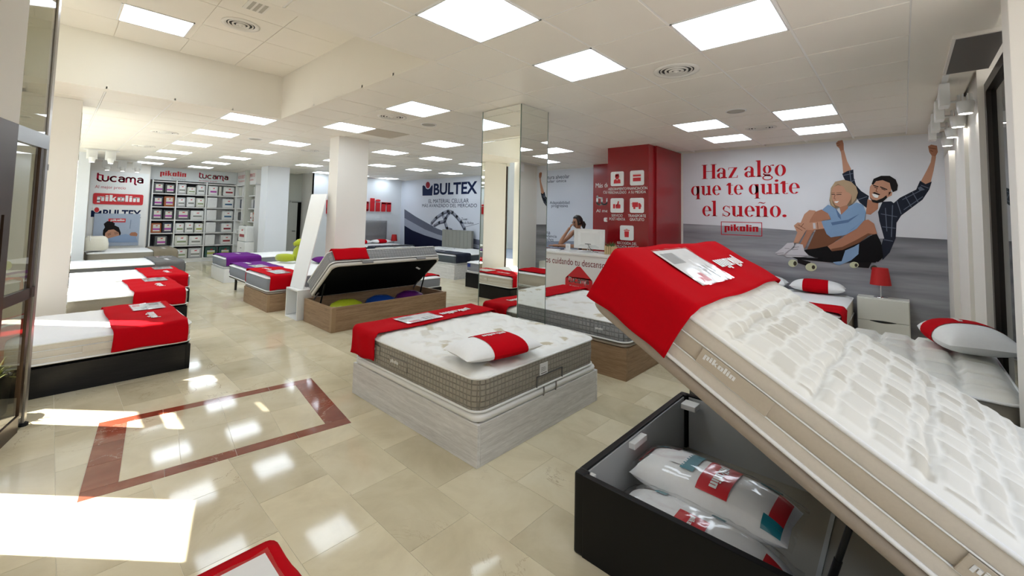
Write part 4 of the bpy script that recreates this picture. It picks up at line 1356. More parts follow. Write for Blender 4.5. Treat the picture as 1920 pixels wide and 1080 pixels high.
def rl2(i, z): return [tuple(inv2 @ (mo2 @ Vector((x, y, z)))) for x, y in rrect(i, 1.95 - i, i, .90 - i, .09, 6)]
MB().loft([rl2(.006, -.055), rl2(-.002, -.04), rl2(-.002, -.015), rl2(.015, -.003)]).build('lid', mat('light_upholstery', (.62, .58, .52), .8), wb)
MB().loft([rl2(.035, -.062), rl2(.03, -.055)]).build('lid_underside', BLACKC, wb)
for s in (.42, 1.40):
    pts = [inv2 @ (mo2 @ Vector(p)) for p in ((s - .09, .91, -.05), (s + .09, .91, -.05), (s + .09, .91, -.005), (s - .09, .91, -.005))]
    qts = [p + (inv2.to_3x3() @ mo2.to_3x3() @ Vector((0, .012, 0))) for p in pts]
    MB().loft([[tuple(p) for p in pts], [tuple(p) for p in qts]], smooth=False).build('handle', STEEL, wb)
pts = [inv2 @ (mo2 @ Vector(p)) for p in ((.28, .58, -.063), (.40, .66, -.063), (.385, .69, -.063), (.265, .61, -.063))]
MB().add([tuple(p) for p in pts], [(0, 1, 2, 3)]).build('paper_tag', PAPER, wb)
for y in (.10, W_ - .10):
    a = Vector((.30, y, .18)); b = inv2 @ (mo2 @ Vector((1.95 - (y - .03), .42, -.06)))
    MB().tube([a, b], .013, 8).build('gas_strut', BLACK, wb)
    a2 = Vector((.12, y, .33)); MB().tube([a2, inv2 @ (mo2 @ Vector((1.95 - (y - .03), .16, -.06)))], .014, 6).build('hinge_arm', STEEL, wb)
m2 = mattress('grey woven mattress fixed on the raised lid of the oak storage bed', mo2, 1.95, .90, .20, M('grey_quilt'), WCLOTH, res=.05, r=.09)
runner('red runner on the tilted mattress of the open oak bed', mo2, 1.95, .90, .20, 1.36, 1.90, .22, RED, logo=False, seed=41)
for (x, y, m, lab) in ((-6.30, 3.15, mat('lime_bag', (.36, .42, .02), .25, noise=.1), 'lime green round bag inside the open oak bed'), (-6.28, 3.72, mat('blue_bag', (.01, .05, .25), .25, noise=.1), 'blue round bag inside the open oak bed'), (-6.32, 4.30, mat('plum_bag', (.10, .012, .13), .25, noise=.1), 'plum round bag inside the open oak bed')):
    bg = thing('round_bag', lab, 'bag', (x, y, .032), group='bright round bags in the oak bed')
    MB().lathe([(.18, 0), (.26, .08), (.27, .18), (.22, .27), (.12, .315), (.001, .325)], 28).build('body', m, bg)
    MB().lathe([(.275, .15), (.28, .165), (.275, .18)], 28, cap=(False, False)).build('zip_line', INKK, bg)

# --- beds at the far walls
def far_bed(x0, x1, yf, yh, bh, zt, bm_, sm_, rm_, ds, base_word, rw=.5, lid=PIPE, word=True):
    mw = place(yf, '+y', x1); L, W = yh - yf, x1 - x0
    storage_base('%s base of the %s' % (base_word, ds), mw, L, W, bh, bm_, lid=lid, lid_h=.03)
    T = zt - bh - .06; mm = UP(mw, bh + .032)
    mattress('mattress of the %s' % ds, mm, L, W, T, sm_, WCLOTH, res=.05)
    if rm_:
        runner('runner on the %s' % ds, mm, L, W, T, .02, rw, T + .01, rm_, seed=int(-x0 * 10), logo=word)
    return mm, L, W, T


far_bed(-10.08, -8.62, 7.2, 9.08, .37, .645, M('white_oak_y'), mat('slate_cloth', (.07, .085, .10), .85, noise=.05), NAVY, 'navy-runner bed on the pale oak base by the logo wall', 'pale oak', .55)
mm, L, W, T = far_bed(-11.66, -10.16, 7.25, 9.08, .33, .62, M('white_oak_y'), NAVY, NAVY, 'bed with the tall striped headboard', 'pale', .6)
st_ = MB()
f = Flat(); rnd = random.Random(4)
for k in range(26):
    x, y = rnd.uniform(.75, L - .15), rnd.uniform(.1, W - .1); a = rnd.choice((.5, 2.2)) + rnd.uniform(-.2, .2); l = rnd.uniform(.06, .16)
    f.stroke([(x - l * math.cos(a), y - l * math.sin(a)), (x + l * math.cos(a), y + l * math.sin(a))], .014)
pr = f.build('printed_strokes', 'navy_print', [o for o in COL.objects if o.get('label') == 'mattress of the bed with the tall striped headboard'][0], z=T + .040)
hb = thing('headboard', 'tall grey headboard with vertical channels against the logo mural', 'headboard', (-11.62, 9.16, 0))
for k in range(8):
    MB().box(k * .188, k * .188 + .186, -.05, .05, .02, 1.19, bev=.02).build('channel', mat('greige_velvet', (.27, .27, .24), .85, noise=.05), hb)
far_bed(-7.68, -6.25, 6.76, 8.65, .33, .60, BLACK, GREY, None, 'grey-fronted bed with a blue badge', 'black', lid=PIPE)
bdg = [o for o in COL.objects if o.get('label') == 'mattress of the grey-fronted bed with a blue badge'][0]
MB().box(-.014, -.006, 1.26, 1.36, .11, .19, bev=.012).build('badge', mat('blue_badge', (.01, .03, .22), .4), bdg)
mw = place(-7.42, '-x', 5.85)
storage_base('low dark base half hidden behind the open oak bed', mw, 1.4, .85, .12, BLACK, feet=False, lid=None)
mattress('grey mattress half hidden behind the open oak bed', UP(mw, .125), 1.4, .85, .20, GREY, WCLOTH, res=.06)
runner('red runner on the bed half hidden behind the open oak bed', UP(mw, .125), 1.4, .85, .20, .1, .5, .18, RED, logo=False, seed=51)
# tufted headboard bed at the far wall
mw = place(-12.44, '-x', 8.62)
storage_base('dark base of the bed with the tufted headboard', mw, 1.8, 1.5, .30, NAVY, lid=PIPE, lid_h=.03)
mm = UP(mw, .335)
mattress('navy-sided mattress of the bed with the tufted headboard', mm, 1.8, 1.5, .24, NAVY, WCLOTH, res=.05)
runner('navy runner on the bed with the tufted headboard', mm, 1.8, 1.5, .24, .02, .5, .2, NAVY, seed=61, sleeve=(.1, .36, .3, .8))
hb = thing('headboard', 'grey button-tufted headboard under the red letters', 'headboard', (-14.40, 7.10, 0))
pts = []
for a in range(33):
    row = []
    for b in range(29):
        y, z = 1.54 * a / 32, .02 + 1.40 * b / 28
        d = 9
        for r_ in range(6):
            for c_ in range(10):
                d = min(d, math.hypot(y - (.08 + c_ * .16 + (.08 if r_ % 2 else 0)), z - (.5 + r_ * .16)))
        e = min(y, 1.54 - y, 1.42 - z)
        row.append((.035 + .05 * (1 - math.exp(-e / .03)) - .03 * math.exp(-(d / .03) ** 2), y, z))
    pts.append(row)
MB().grid(pts).box(-.06, .035, 0, 1.54, .02, 1.42).build('padding', mat('grey_velvet', (.22, .22, .23), .8, noise=.05), hb)
bt = MB()
for r_ in range(6):
    for c_ in range(9 + (r_ % 2 == 0)):
        y, z = .08 + c_ * .16 + (.08 if r_ % 2 else 0), .5 + r_ * .16
        if y < 1.5: MB().lathe([(.014, 0), (.010, .008), (.001, .011)], 8).build('button', DGREY, hb).matrix_local = frame_on((.052, y, z), (0, 1, 0), (0, 0, 1), (1, 0, 0))
pillow('white pillow with red sleeve under the tufted headboard', Matrix.Translation((-14.02, 8.2, .61)) @ Matrix.Rotation(math.radians(90), 4, 'Z'), .7, .4, .14, (-.5, .4))
pillow('pink and red pillow under the tufted headboard, behind the white column', Matrix.Translation((-14.02, 7.48, .61)) @ Matrix.Rotation(math.radians(90), 4, 'Z'), .6, .4, .14, (-.6, .3))


def lamp(label, loc, s=1.0):
    t = thing('table_lamp', label, 'lamp', loc)
    MB().lathe([(.075 * s, 0), (.075 * s, .008), (.01 * s, .014)], 20).build('base', CHROME, t)
    MB().lathe([(.007 * s, .012), (.007 * s, .20 * s)], 10).build('stem', CHROME, t)
    MB().lathe([(.115 * s, .17 * s), (.085 * s, .40 * s)], 28, cap=(False, True)).build('shade', mat('lamp_red', (.50, .008, .008), .6, noise=.03), t)
    return t


def nightstand(label, loc, w, d, h, rz=0):
    t = thing('nightstand', label, 'nightstand', loc, rz)
    mk = mat('cream_lacquer', (.74, .73, .66), .35, noise=.01)
    MB().box(0, w, .02, d, .03, h, bev=.006).build('body', mk, t)
    for z0, z1 in ((.04, h * .5 - .004), (h * .5 + .004, h - .012)):
        dr = MB().box(.008, w - .008, 0, .02, z0, z1, bev=.004).build('drawer', mk, t)
    n = 12
    lo = [(w * (.25 + .5 * k / n), h * .5 - .003 - .018 * math.sin(math.pi * k / n)) for k in range(n + 1)]
    hi = [(w * (.25 + .5 * k / n), h * .5 + .003 + .008 * math.sin(math.pi * k / n)) for k in range(n, -1, -1)]
    g = Flat().poly(lo + hi).build('finger_groove', INKK, t); g.matrix_local = frame_on((0, -.001, 0), (1, 0, 0), (0, 0, 1), (0, -1, 0))
    MB().box(0, .02, .03, d - .03, 0, .03).build('plinth', mk, t)
    MB().box(w - .02, w, .03, d - .03, 0, .03).build('plinth', mk, t)
    return t


nightstand('white two-drawer nightstand in front of the skateboard mural', (-.52, 7.98, 0), .56, .32, .63)
lamp('small red table lamp on the nightstand before the mural', (-.26, 8.14, .632), 1.05)
nightstand('white nightstand in the far corner beside the tufted headboard', (-14.42, 8.70, 0), .36, .4, .48)
lamp('small red table lamp in the far corner beside the tufted headboard', (-14.22, 8.88, .482), 1.05)
# mural bed
mw = place(6.35, '+y', -.58)
storage_base('taupe base of the bed below the mural', mw, 1.95, 1.45, .30, TRIM, lid=PIPE, lid_h=.03)
mm = UP(mw, .333)
mattress('white mattress of the bed below the mural', mm, 1.95, 1.45, .235, BEIGE, WCLOTH, res=.05)
runner('red runner on the bed below the mural', mm, 1.95, 1.45, .235, .05, .6, .22, RED, seed=71)
pillow('white pillow with a red sleeve below the mural, beside the lamp', Matrix.Translation((-1.0, 8.08, .608)) @ Matrix.Rotation(.04, 4, 'Z'), .70, .36, .20, (-.50, .42))
pillow('white pillow with a red sleeve below the mural, further from the lamp', Matrix.Translation((-1.74, 8.09, .608)), .68, .36, .20, (-.50, .45))
# bed in the window bay
mw = frame_on((-1.30, 3.57, 0), (1, 0, 0), (0, 1, 0), (0, 0, 1))
storage_base('dark grey base of the bed in the window bay', mw, 1.77, 1.31, .38, mat('bay_base', (.10, .095, .085), .6), lid=GREY, lid_h=.04)
mm = UP(mw, .423)
mattress('deep white quilted mattress in the window bay behind the raised bed', mm, 1.77, 1.31, .30, mat('taupe_side', (.25, .23, .19), .85, noise=.05), M('ticking_satin'), q=stones(1.77, 1.31, .22, .18, .34, .02, 12, 'w', .0), res=.02, puff=1.6, r=.09)
pillow('plump white pillow with a red band lying in the window bay', Matrix.Translation((.31, 4.50, .790)) @ Matrix.Rotation(math.radians(104), 4, 'Z') , .62, .40, .20, (-.22, .55), tagm=WLAC)
# foreground bed below the viewer
mw = place(-1.55, '+x', -.36)
storage_base('black base of the bed at the bottom edge of the picture', mw, 1.5, .92, .27, BLACK, lid=BLACKC, lid_h=.02)
mm = UP(mw, .293)
mattress('white mattress of the bed at the bottom edge of the picture', mm, 1.5, .92, .26, BEIGE, WCLOTH, res=.05, r=.05)
runner('red runner cut off at the bottom edge of the picture', mm, 1.5, .92, .26, -.005, .55, .26, RED, sleeve=(.045, .40, .42, .885), seed=81, logo=False, lab_sleeve='leaflet in a clear sleeve at the bottom edge of the picture')


# ------------------------------------------------------------------ murals, signs
def pm(name, r, g, b):
    """print ink from an 8-bit colour"""
    f = lambda v: ((v / 255 + .055) / 1.055) ** 2.4 if v > 10 else v / 255 / 12.92
    return mat('print_' + name, (f(r), f(g), f(b)), .6, noise=.05, nscale=9, spec=.15)


def streaks(name, c0, c1, sx, sz):
    m = bpy.data.materials.new(name); m.use_nodes = True
    nt = m.node_tree; L = nt.links.new; b = nt.nodes['Principled BSDF']
    tc = N(nt, 'TexCoord'); mp = N(nt, 'Mapping'); mp.inputs['Scale'].default_value = (sx, sz, 1); L(tc.outputs['Object'], mp.inputs[0])
    n = N(nt, 'TexNoise'); n.inputs['Scale'].default_value = 1.0; n.inputs['Detail'].default_value = 6; L(mp.outputs[0], n.inputs['Vector'])
    r = ramp(nt, [(.3, c0), (.7, c1)]); L(n.outputs['Fac'], r.inputs[0]); L(r.outputs[0], b.inputs['Base Color']); b.inputs['Roughness'].default_value = .5
    MATS[name] = m
    return m


class Print:
    """flat print on an upright plane; shapes are given in coordinates of a zoomed view and set down on the plane"""

    def __init__(self, root, to_plane, off, scale):
        self.root, self.tp, self.off, self.sc, self.z = root, to_plane, off, scale, .0015

    def pt(self, p):
        return self.tp(self.off[0] + p[0] / self.sc, self.off[1] + p[1] / self.sc)

    def poly(self, name, m, *polys):
        self.z += .0005
        for q in polys: Flat().poly([self.pt(p) for p in q]).build(name, m, self.root, z=self.z)

    def line(self, name, m, w, *paths):
        f = Flat()
        for q in paths: f.stroke([self.pt(p) for p in q], w)
        self.z += .0005
        return f.build(name, m, self.root, z=self.z)

    def dot(self, name, m, *dots):
        self.z += .0005
        for x, y, rx, ry in dots:
            Flat().poly([self.pt((x + rx * math.cos(2 * math.pi * k / 18), y + ry * math.sin(2 * math.pi * k / 18))) for k in range(18)]).build(name, m, self.root, z=self.z)


# --- the large mural
MX0 = -3.15
mu = thing('wall_mural', 'large photo mural of two people on a skateboard with red serif slogan', 'mural', mw=frame_on((MX0, YM - .001, 0), (1, 0, 0), (0, 0, 1), (0, -1, 0)))
mu_pt = lambda x, y: (lambda P: (P.x - MX0, P.z))(on_y(x, y, YM))
MURW = .44 - MX0
MB().box(0, MURW, .02, ZC - .012, 0, .001).build('printed_sky', streaks('mural_sky', (.68, .68, .71), (.82, .82, .85), .6, .5), mu)
Flat().poly([(0, .02), (MURW, .02), (MURW, 1.49), (MURW * .66, 1.52), (MURW * .3, 1.585), (0, 1.61)]).build('printed_ground', streaks('mural_ground', (.13, .13, .145), (.42, .42, .45), .5, 5.0), mu, z=.0014)
R_ = pm('slogan', 196, 28, 40)
for s, (x0, y0, x1) in (('Haz algo', (1316, 336, 1474)), ('que te quite', (1296, 366.5, 1500)), ('el sueño.', (1317, 405, 1475))):
    ln = serif_line(s); a, b, c_, d = ln.bounds()
    p0, p1 = mu_pt(x0, y0), mu_pt(x1, y0); k = (p1[0] - p0[0]) / (b - a)
    x = p0[0] - a * k
    for wrd in s.split(' '):
        g = serif_line(wrd).shift(x, p0[1], k * .76, k); g.build('lettering', R_, mu, z=.003)
        x += (sum(SERIF[c][1] for c in wrd) + .34) * k
a, b = mu_pt(1352, 440), mu_pt(1429, 417)
f = Flat(); w_ = .012
for q in ((a[0], b[0], a[1], a[1] + w_), (a[0], b[0], b[1] - w_, b[1]), (a[0], a[0] + w_, a[1], b[1]), (b[0] - w_, b[0], a[1], b[1])): f.rect(*q)
f.build('logo_frame', R_, mu, z=.003)
slab_word().fit(a[0] + .06, b[0] - .06, a[1] + .045, b[1] - .045).build('logo_word', R_, mu, z=.003)
P = Print(mu, mu_pt, (1440, 240), 3.725)
SK1, SK2, SKD = pm('skin_a', 196, 146, 120), pm('skin_b', 176, 122, 96), pm('skin_c', 120, 78, 56)
PLD, PLL = pm('plaid', 34, 38, 50), pm('plaid_light', 96, 104, 120)
HAIR, BLD, BLD2 = pm('dark_hair', 28, 24, 24), pm('blond', 178, 152, 122), pm('blond_dark', 128, 104, 80)
DEN, DEND = pm('denim', 132, 160, 192), pm('denim_dark', 92, 118, 152)
TEE, SHO, SHOD = pm('tee', 188, 186, 192), pm('shoe', 206, 202, 206), pm('shoe_dark', 150, 146, 150)
BLK, WHE, WHED, TEE2 = pm('shorts', 16, 15, 17), pm('wheel', 206, 208, 172), pm('hub', 70, 64, 52), pm('teeth', 238, 236, 232)
# the seated man behind
P.poly('fist', SK2, [(475, 105), (490, 90), (520, 84), (528, 110), (530, 160), (510, 172), (497, 140), (480, 126)], [(1118, 128), (1140, 116), (1180, 124), (1186, 168), (1168, 204), (1146, 198), (1126, 168)])
P.poly('forearm', SK1, [(508, 160), (530, 152), (552, 230), (582, 290), (556, 312), (526, 316), (518, 230)], [(1144, 192), (1174, 200), (1156, 300), (1136, 380), (1100, 398), (1066, 376), (1112, 290), (1136, 240)])
P.line('knuckle_lines', SKD, .008, [(482, 108), (500, 104)], [(486, 122), (504, 118)], [(1130, 140), (1172, 146)], [(1136, 158), (1150, 164)])
P.poly('shirt_sleeve', PLD, [(518, 320), (556, 300), (596, 290), (600, 350), (615, 400), (650, 440), (705, 475), (690, 560), (640, 520), (606, 470), (560, 400), (530, 350)],
       [(1062, 368), (1100, 392), (1144, 374), (1126, 430), (1080, 500), (1000, 560), (930, 612), (900, 660), (860, 540), (920, 488), (985, 455), (1035, 430)])
P.poly('shirt_body', PLD, [(800, 515), (860, 512), (930, 560), (918, 620), (898, 660), (892, 770), (850, 870), (800, 922), (788, 830), (806, 770), (762, 600)])
P.line('plaid_lines', PLL, .010, [(530, 330), (592, 318)], [(560, 392), (606, 360)], [(630, 500), (690, 480)], [(570, 300), (584, 400)], [(1010, 450), (1050, 520)], [(960, 480), (1000, 550)], [(1070, 400), (1120, 420)], [(900, 510), (930, 600)],
       [(820, 560), (830, 720)], [(870, 540), (862, 760)], [(790, 600), (900, 620)], [(800, 690), (890, 700)], [(810, 780), (870, 790)], [(940, 500), (1060, 440)], [(950, 570), (1080, 480)])
P.poly('shirt_cuff', PLL, [(1045, 418), (1066, 408), (1096, 432), (1060, 440)])
P.poly('tee_shirt', TEE, [(676, 600), (700, 572), (764, 560), (778, 650), (812, 772), (770, 772), (690, 660)])
P.poly('neck', SK2, [(696, 498), (772, 518), (768, 566), (716, 606), (684, 600)])
P.poly('face', SK1, [(712, 410), (735, 380), (790, 362), (846, 372), (862, 410), (858, 450), (836, 484), (800, 517), (740, 522), (712, 492), (708, 450)], [(842, 446), (868, 448), (864, 472), (842, 482)])
P.poly('hair', HAIR, [(724, 390), (738, 355), (790, 334), (850, 334), (892, 360), (908, 400), (902, 436), (872, 448), (860, 424), (850, 384), (800, 364), (755, 372), (734, 398)])
P.poly('beard', HAIR, [(710, 478), (728, 500), (760, 506), (800, 490), (828, 470), (832, 488), (800, 518), (762, 526), (730, 518)], [(728, 452), (745, 448), (785, 464), (776, 470), (740, 458)])
P.poly('smile', TEE2, [(727, 459), (748, 462), (774, 472), (766, 488), (746, 486), (732, 474)])
P.line('features', HAIR, .014, [(738, 402), (768, 410)], [(786, 412), (830, 430)])
P.line('features', HAIR, .010, [(745, 414), (762, 420)], [(794, 424), (818, 434)])
P.line('nose_line', SKD, .008, [(764, 418), (754, 442), (768, 448)])
# skateboard
P.poly('skateboard_deck', BLK, [(160, 898), (330, 908), (760, 926), (752, 940), (450, 940), (205, 916)])
P.poly('skateboard_truck', HAIR, [(205, 912), (300, 936), (278, 966), (210, 942)], [(620, 938), (724, 938), (704, 978), (628, 972)])
P.dot('wheel', WHE, (174, 944, 32, 26), (302, 971, 40, 29), (602, 956, 32, 22))
P.dot('wheel', WHED, (740, 978, 24, 20))
P.dot('hub', WHED, (190, 946, 12, 16), (318, 972, 12, 14), (616, 958, 11, 12))
# legs, shorts
P.poly('shorts', BLK, [(250, 852), (330, 838), (420, 815), (450, 858), (520, 850), (640, 800), (756, 730), (790, 800), (806, 900), (772, 934), (620, 930), (520, 930), (330, 906), (270, 882)])
P.poly('shirt_tail', DEN, [(455, 936), (515, 930), (540, 855), (600, 830), (637, 808), (632, 880), (580, 925), (500, 958), (476, 954)])
P.poly('leg', SKD, [(340, 700), (400, 700), (440, 762), (520, 755), (430, 822), (330, 842), (274, 848), (300, 790)])
P.poly('leg', SK2, [(416, 826), (520, 766), (600, 692), (650, 652), (700, 639), (742, 668), (762, 738), (700, 752), (640, 800), (520, 852), (448, 860)])
P.poly('leg_shade', SKD, [(448, 860), (520, 852), (640, 800), (700, 752), (740, 742), (700, 735), (620, 780), (520, 830), (440, 845)])
P.poly('leg', SK1, [(255, 602), (290, 573), (330, 577), (344, 600), (306, 652), (252, 740), (214, 804), (178, 802), (206, 730), (230, 660)])
P.poly('leg', SK2, [(296, 640), (330, 586), (375, 569), (416, 590), (440, 636), (384, 646), (342, 690), (306, 740), (256, 842), (222, 818), (262, 740)])
P.poly('shoe', SHO, [(52, 872), (100, 838), (136, 803), (180, 800), (188, 832), (122, 880), (72, 886)], [(106, 886), (160, 848), (198, 806), (244, 814), (256, 860), (286, 890), (230, 902), (130, 898)])
P.line('shoe_lines', SHOD, .010, [(60, 876), (110, 872)], [(112, 888), (270, 892)], [(170, 850), (210, 846)], [(180, 834), (216, 830)], [(120, 840), (150, 842)])
# the woman in front
P.poly('denim_shirt', DEN, [(378, 572), (420, 536), (470, 556), (505, 605), (556, 552), (620, 520), (666, 538), (684, 590), (676, 640), (620, 704), (545, 746), (440, 764), (410, 740), (372, 652), (442, 640), (425, 600)])
P.poly('denim_fold', DEND, [(470, 556), (505, 605), (512, 640), (490, 620)], [(440, 660), (560, 640), (640, 600), (560, 660), (450, 680)], [(540, 740), (600, 700), (670, 640), (610, 690)])
P.poly('arm', SK1, [(182, 682), (208, 660), (262, 664), (320, 658), (374, 652), (392, 702), (320, 712), (268, 714), (240, 738), (204, 726)])
P.poly('watch', SHO, [(314, 664), (332, 663), (336, 702), (318, 704)])
P.line('finger_lines', SKD, .008, [(196, 690), (240, 716)], [(214, 676), (262, 706)], [(232, 690), (250, 668)], [(346, 660), (350, 704)])
P.poly('neck', SK2, [(498, 540), (556, 520), (560, 560), (512, 606)])
P.poly('hair', BLD2, [(435, 472), (440, 420), (470, 376), (530, 362), (582, 376), (616, 410), (630, 452), (616, 502), (580, 538), (540, 545), (470, 562), (440, 540), (430, 505)])
P.poly('face', SK1, [(444, 452), (455, 415), (490, 398), (530, 408), (556, 446), (586, 466), (580, 496), (552, 540), (505, 553), (472, 540), (450, 502)])
P.poly('hair', BLD, [(470, 376), (530, 362), (582, 376), (616, 410), (628, 452), (612, 500), (584, 530), (586, 470), (566, 452), (548, 446), (530, 412), (490, 392), (456, 416), (442, 452), (452, 520), (470, 556), (446, 540), (432, 500), (440, 420)])
P.poly('smile', TEE2, [(464, 514), (498, 510), (484, 524), (470, 522)])
P.line('features', HAIR, .010, [(446, 464), (466, 464)], [(480, 466), (512, 464)])
P.line('features', BLD2, .008, [(446, 454), (466, 452)], [(480, 454), (516, 450)])
P.line('nose_line', SKD, .007, [(470, 468), (462, 492), (474, 498)])

# --- the wall with the blue logo
BX0 = -14.48
bw = thing('wall_mural', 'blue and silver brand mural on the far wall behind the striped headboard', 'mural', mw=frame_on((BX0, YB - .001, 0), (1, 0, 0), (0, 0, 1), (0, -1, 0)))
bw_pt = lambda x, y: (lambda P: (P.x - BX0, P.z))(on_y(x, y, YB))
MB().box(0, 8.9, .02, ZC - .02, 0, .001).build('printed_ground', streaks('logo_wall_print', (.55, .59, .68), (.68, .72, .79), .25, .3), bw)
P = Print(bw, bw_pt, (680, 300), 6.0)
SIL, SILD, NVY = pm('silver', 150, 156, 172), pm('silver_dark', 96, 100, 116), pm('deep_navy', 12, 18, 46)
P.poly('silver_sweep', SILD, [(470, 552), (600, 638), (760, 728), (840, 772), (1000, 830), (1320, 900), (1320, 960), (1000, 880), (840, 836), (700, 780), (560, 702), (470, 652)])
P.poly('silver_sweep', SIL, [(470, 652), (560, 702), (700, 780), (840, 836), (1000, 880), (1320, 960), (1320, 1000), (1000, 940), (840, 890), (700, 848), (560, 792), (470, 738)])
P.poly('navy_sweep', NVY, [(470, 738), (560, 792), (700, 848), (840, 890), (1000, 940), (1320, 1000), (1320, 1130), (470, 1130)])
P.line('cell_structure', SIL, .13, [(775, 715), (830, 652), (900, 602), (960, 578), (1010, 592), (1060, 640), (1110, 700), (1150, 785)], [(975, 592), (940, 650), (926, 692), (950, 772), (1000, 790)], [(926, 692), (862, 706), (806, 742)], [(896, 612), (926, 668)])
P.line('cell_structure', SILD, .05, [(782, 712), (835, 658), (902, 610), (960, 588), (1004, 600), (1052, 648), (1100, 706), (1140, 782)], [(966, 600), (934, 655), (918, 696), (940, 772)], [(926, 700), (862, 716), (806, 748)])
P.line('pointer_line', SILD, .012, [(1150, 755), (1310, 714)])
# logo: tile with a figure and the word
P.poly('logo_tile', INKN, [(674, 402), (674, 292), (690, 284), (706, 300), (716, 322), (736, 330), (756, 320), (772, 296), (786, 278), (790, 300), (784, 400)])
P.dot('logo_head', pm('logo_red', 150, 40, 52), (735, 282, 24, 37))
a, b = bw_pt(813, 366), bw_pt(895.5, 342)
text('logo_word', 'BULTEX', 'navy_print', bw, fit=(a[0], b[0], 2.385, 2.80), bold=.03, z=.004)
text('lettering', 'EL MATERIAL CELULAR', 'navy_print', bw, fit=(BX0 * -1 - 12.69, -BX0 - 10.50, 2.10, 2.24), z=.004)
text('lettering', 'MÁS AVANZADO DEL MERCADO', 'navy_print', bw, fit=(-BX0 - 13.08, -BX0 - 10.10, 1.95, 2.06 + .04), z=.004)
text('small_caption', 'Zoom\ncélula Bultex', 'navy_print', bw, x=-BX0 - 10.85, y=1.52, size=.12, align='LEFT', z=.004)
for s, p0, p1 in (('Estructura alveolar', (1008, 336), (1068, 332.5)), ('irregular única', (1011, 344), (1062, 339)), ('Adaptabilidad', (1031, 383), (1068, 380)), ('progresiva', (1034, 389), (1065, 386)), ('Buena', (1012, 437), (1032, 434)), ('independencia', (1006, 444), (1044, 441)), ('de lechos', (1015, 450), (1038, 446))):
    a, b = bw_pt(*p0), bw_pt(*p1)
    text('caption', s, 'navy_print', bw, fit=(a[0], b[0], a[1] - .02, a[1] + .085), z=.004)
a, b = bw_pt(1000, 455), bw_pt(1112, 452)
Flat().poly([(a[0] - 1, .05), (b[0] + .02, .05), (b[0] + .02, b[1]), (a[0] - 1, a[1] - .02)]).build('grey_sweep', pm('cap_grey', 140, 146, 164), bw, z=.0035)

# --- red panel beside the pillar
rpn = thing('wall_panel', 'dark red wall panel with white lettering partly behind the red pillar', 'sign', mw=frame_on((-5.55, 8.94, 0), (1, 0, 0), (0, 0, 1), (0, -1, 0)))
MB().box(0, 1.6, 0.01, ZC - .002, -.35, 0).build('board', REDL, rpn)
text('lettering', 'Más de 20 años', 'sign_white', rpn, fit=(.07, .88, 2.42, 2.53))
text('lettering', 'cuidando tu descanso', 'sign_white', rpn, fit=(.28, 1.3, 2.27, 2.37))
round_word(.27).fit(.09, 1.35, 1.93, 2.23).build('lettering', 'sign_white', rpn)
text('lettering', 'Al mejor precio', 'sign_white', rpn, fit=(.09, .95, 1.80, 1.90))
Flat().rect(.30, .9, 1.60, 1.70, .03).build('web_plate', 'sign_white', rpn)
text('web_address', 'tucama', 'red_print', rpn, fit=(.36, .84, 1.625, 1.675), z=.003)

# --- service icons on the red pillar
ic = frame_on((-4.02, 6.969, 0), (1, 0, 0), (0, 0, 1), (0, -1, 0))
def icon(cx, cz, label, shapes, cap, half=.132):
    t = thing('service_icon', label, 'sign', mw=ic @ Matrix.Translation((cx, cz, 0)), group='white service icons on the red pillar')
    MB().prism(rrect(-half, half, -half, half, .03, 4), 0, .006).build('tile', SIGNW, t)
    shapes.build('pictogram', 'red_print', t, z=.0075)
    for k, s in enumerate(cap):
        text('caption', s, 'sign_white', t, x=0, y=-half - .075 - .065 * k, size=.070, sx=.78 if len(s) < 13 else .66, z=.002)
    return t
f = Flat().ell(0, .035, .038, .045).poly([(-.07, -.085), (.07, -.085), (.065, -.02), (.03, .0), (0, -.03), (-.03, 0), (-.065, -.02)]).poly([(-.045, .03), (-.04, .085), (.03, .09), (.045, .03), (.02, .06)])
icon(.20, 2.405, 'white square icon of a person, advice service', f, ('ASESORAMIENTO', 'PERSONALIZADO'))
f = Flat().rect(-.075, .075, .025, .055).rect(-.075, .075, -.06, .005)
f.rect(-.075, .075, .06, .066)
icon(.585, 2.405, 'white square icon of a bank card, financing', f, ('FINANCIACIÓN', 'A SU MEDIDA'))
f = Flat().rect(-.08, -.035, -.055, .025).rect(-.025, .07, -.055, .02, .015).poly([(-.025, .0), (.0, .02), (.02, .08), (.042, .075), (.035, .02), (-.02, -.02)])
icon(.20, 1.92, 'white square icon of a thumbs up, after-sales service', f, ('SERVICIO', 'POST-VENTA'))
f = Flat().rect(-.085, .025, -.03, .055).poly([(.03, -.03), (.085, -.03), (.085, .005), (.06, .04), (.03, .04)]).ell(-.045, -.045, .022, .022, 14).ell(.055, -.045, .022, .022, 14).rect(-.1, -.085, .01, .016).rect(-.11, -.085, .03, .036)
icon(.585, 1.92, 'white square icon of a delivery van, free transport', f, ('TRANSPORTE', 'GRATUITO'))
f = Flat().poly([(-.045, .03), (.045, .03), (.04, -.075), (-.04, -.075)]).rect(-.055, .055, .04, .055).rect(-.02, .02, .06, .07)
icon(.395, 1.43, 'white square icon of a dustbin, old mattress pick-up', f, ('RECOGIDA DEL', 'COLCHÓN ANTIGUO'))

# --- raised red letters on the far wall
rl_ = thing('wall_letters', 'raised red logo letters on the far wall behind the white column', 'sign', mw=frame_on((XL + .001, 6.36, 1.76), (0, 1, 0), (0, 0, 1), (1, 0, 0)))
x = 0; k_ = .503
for g, w in slab_glyphs():
    g.shift(x, 0, .46 / 1.38 * 1.06, k_ * 1.0)
    g.build('letter', REDP, rl_, z=.01, thick=.03)
    x += (w + .12) * k_

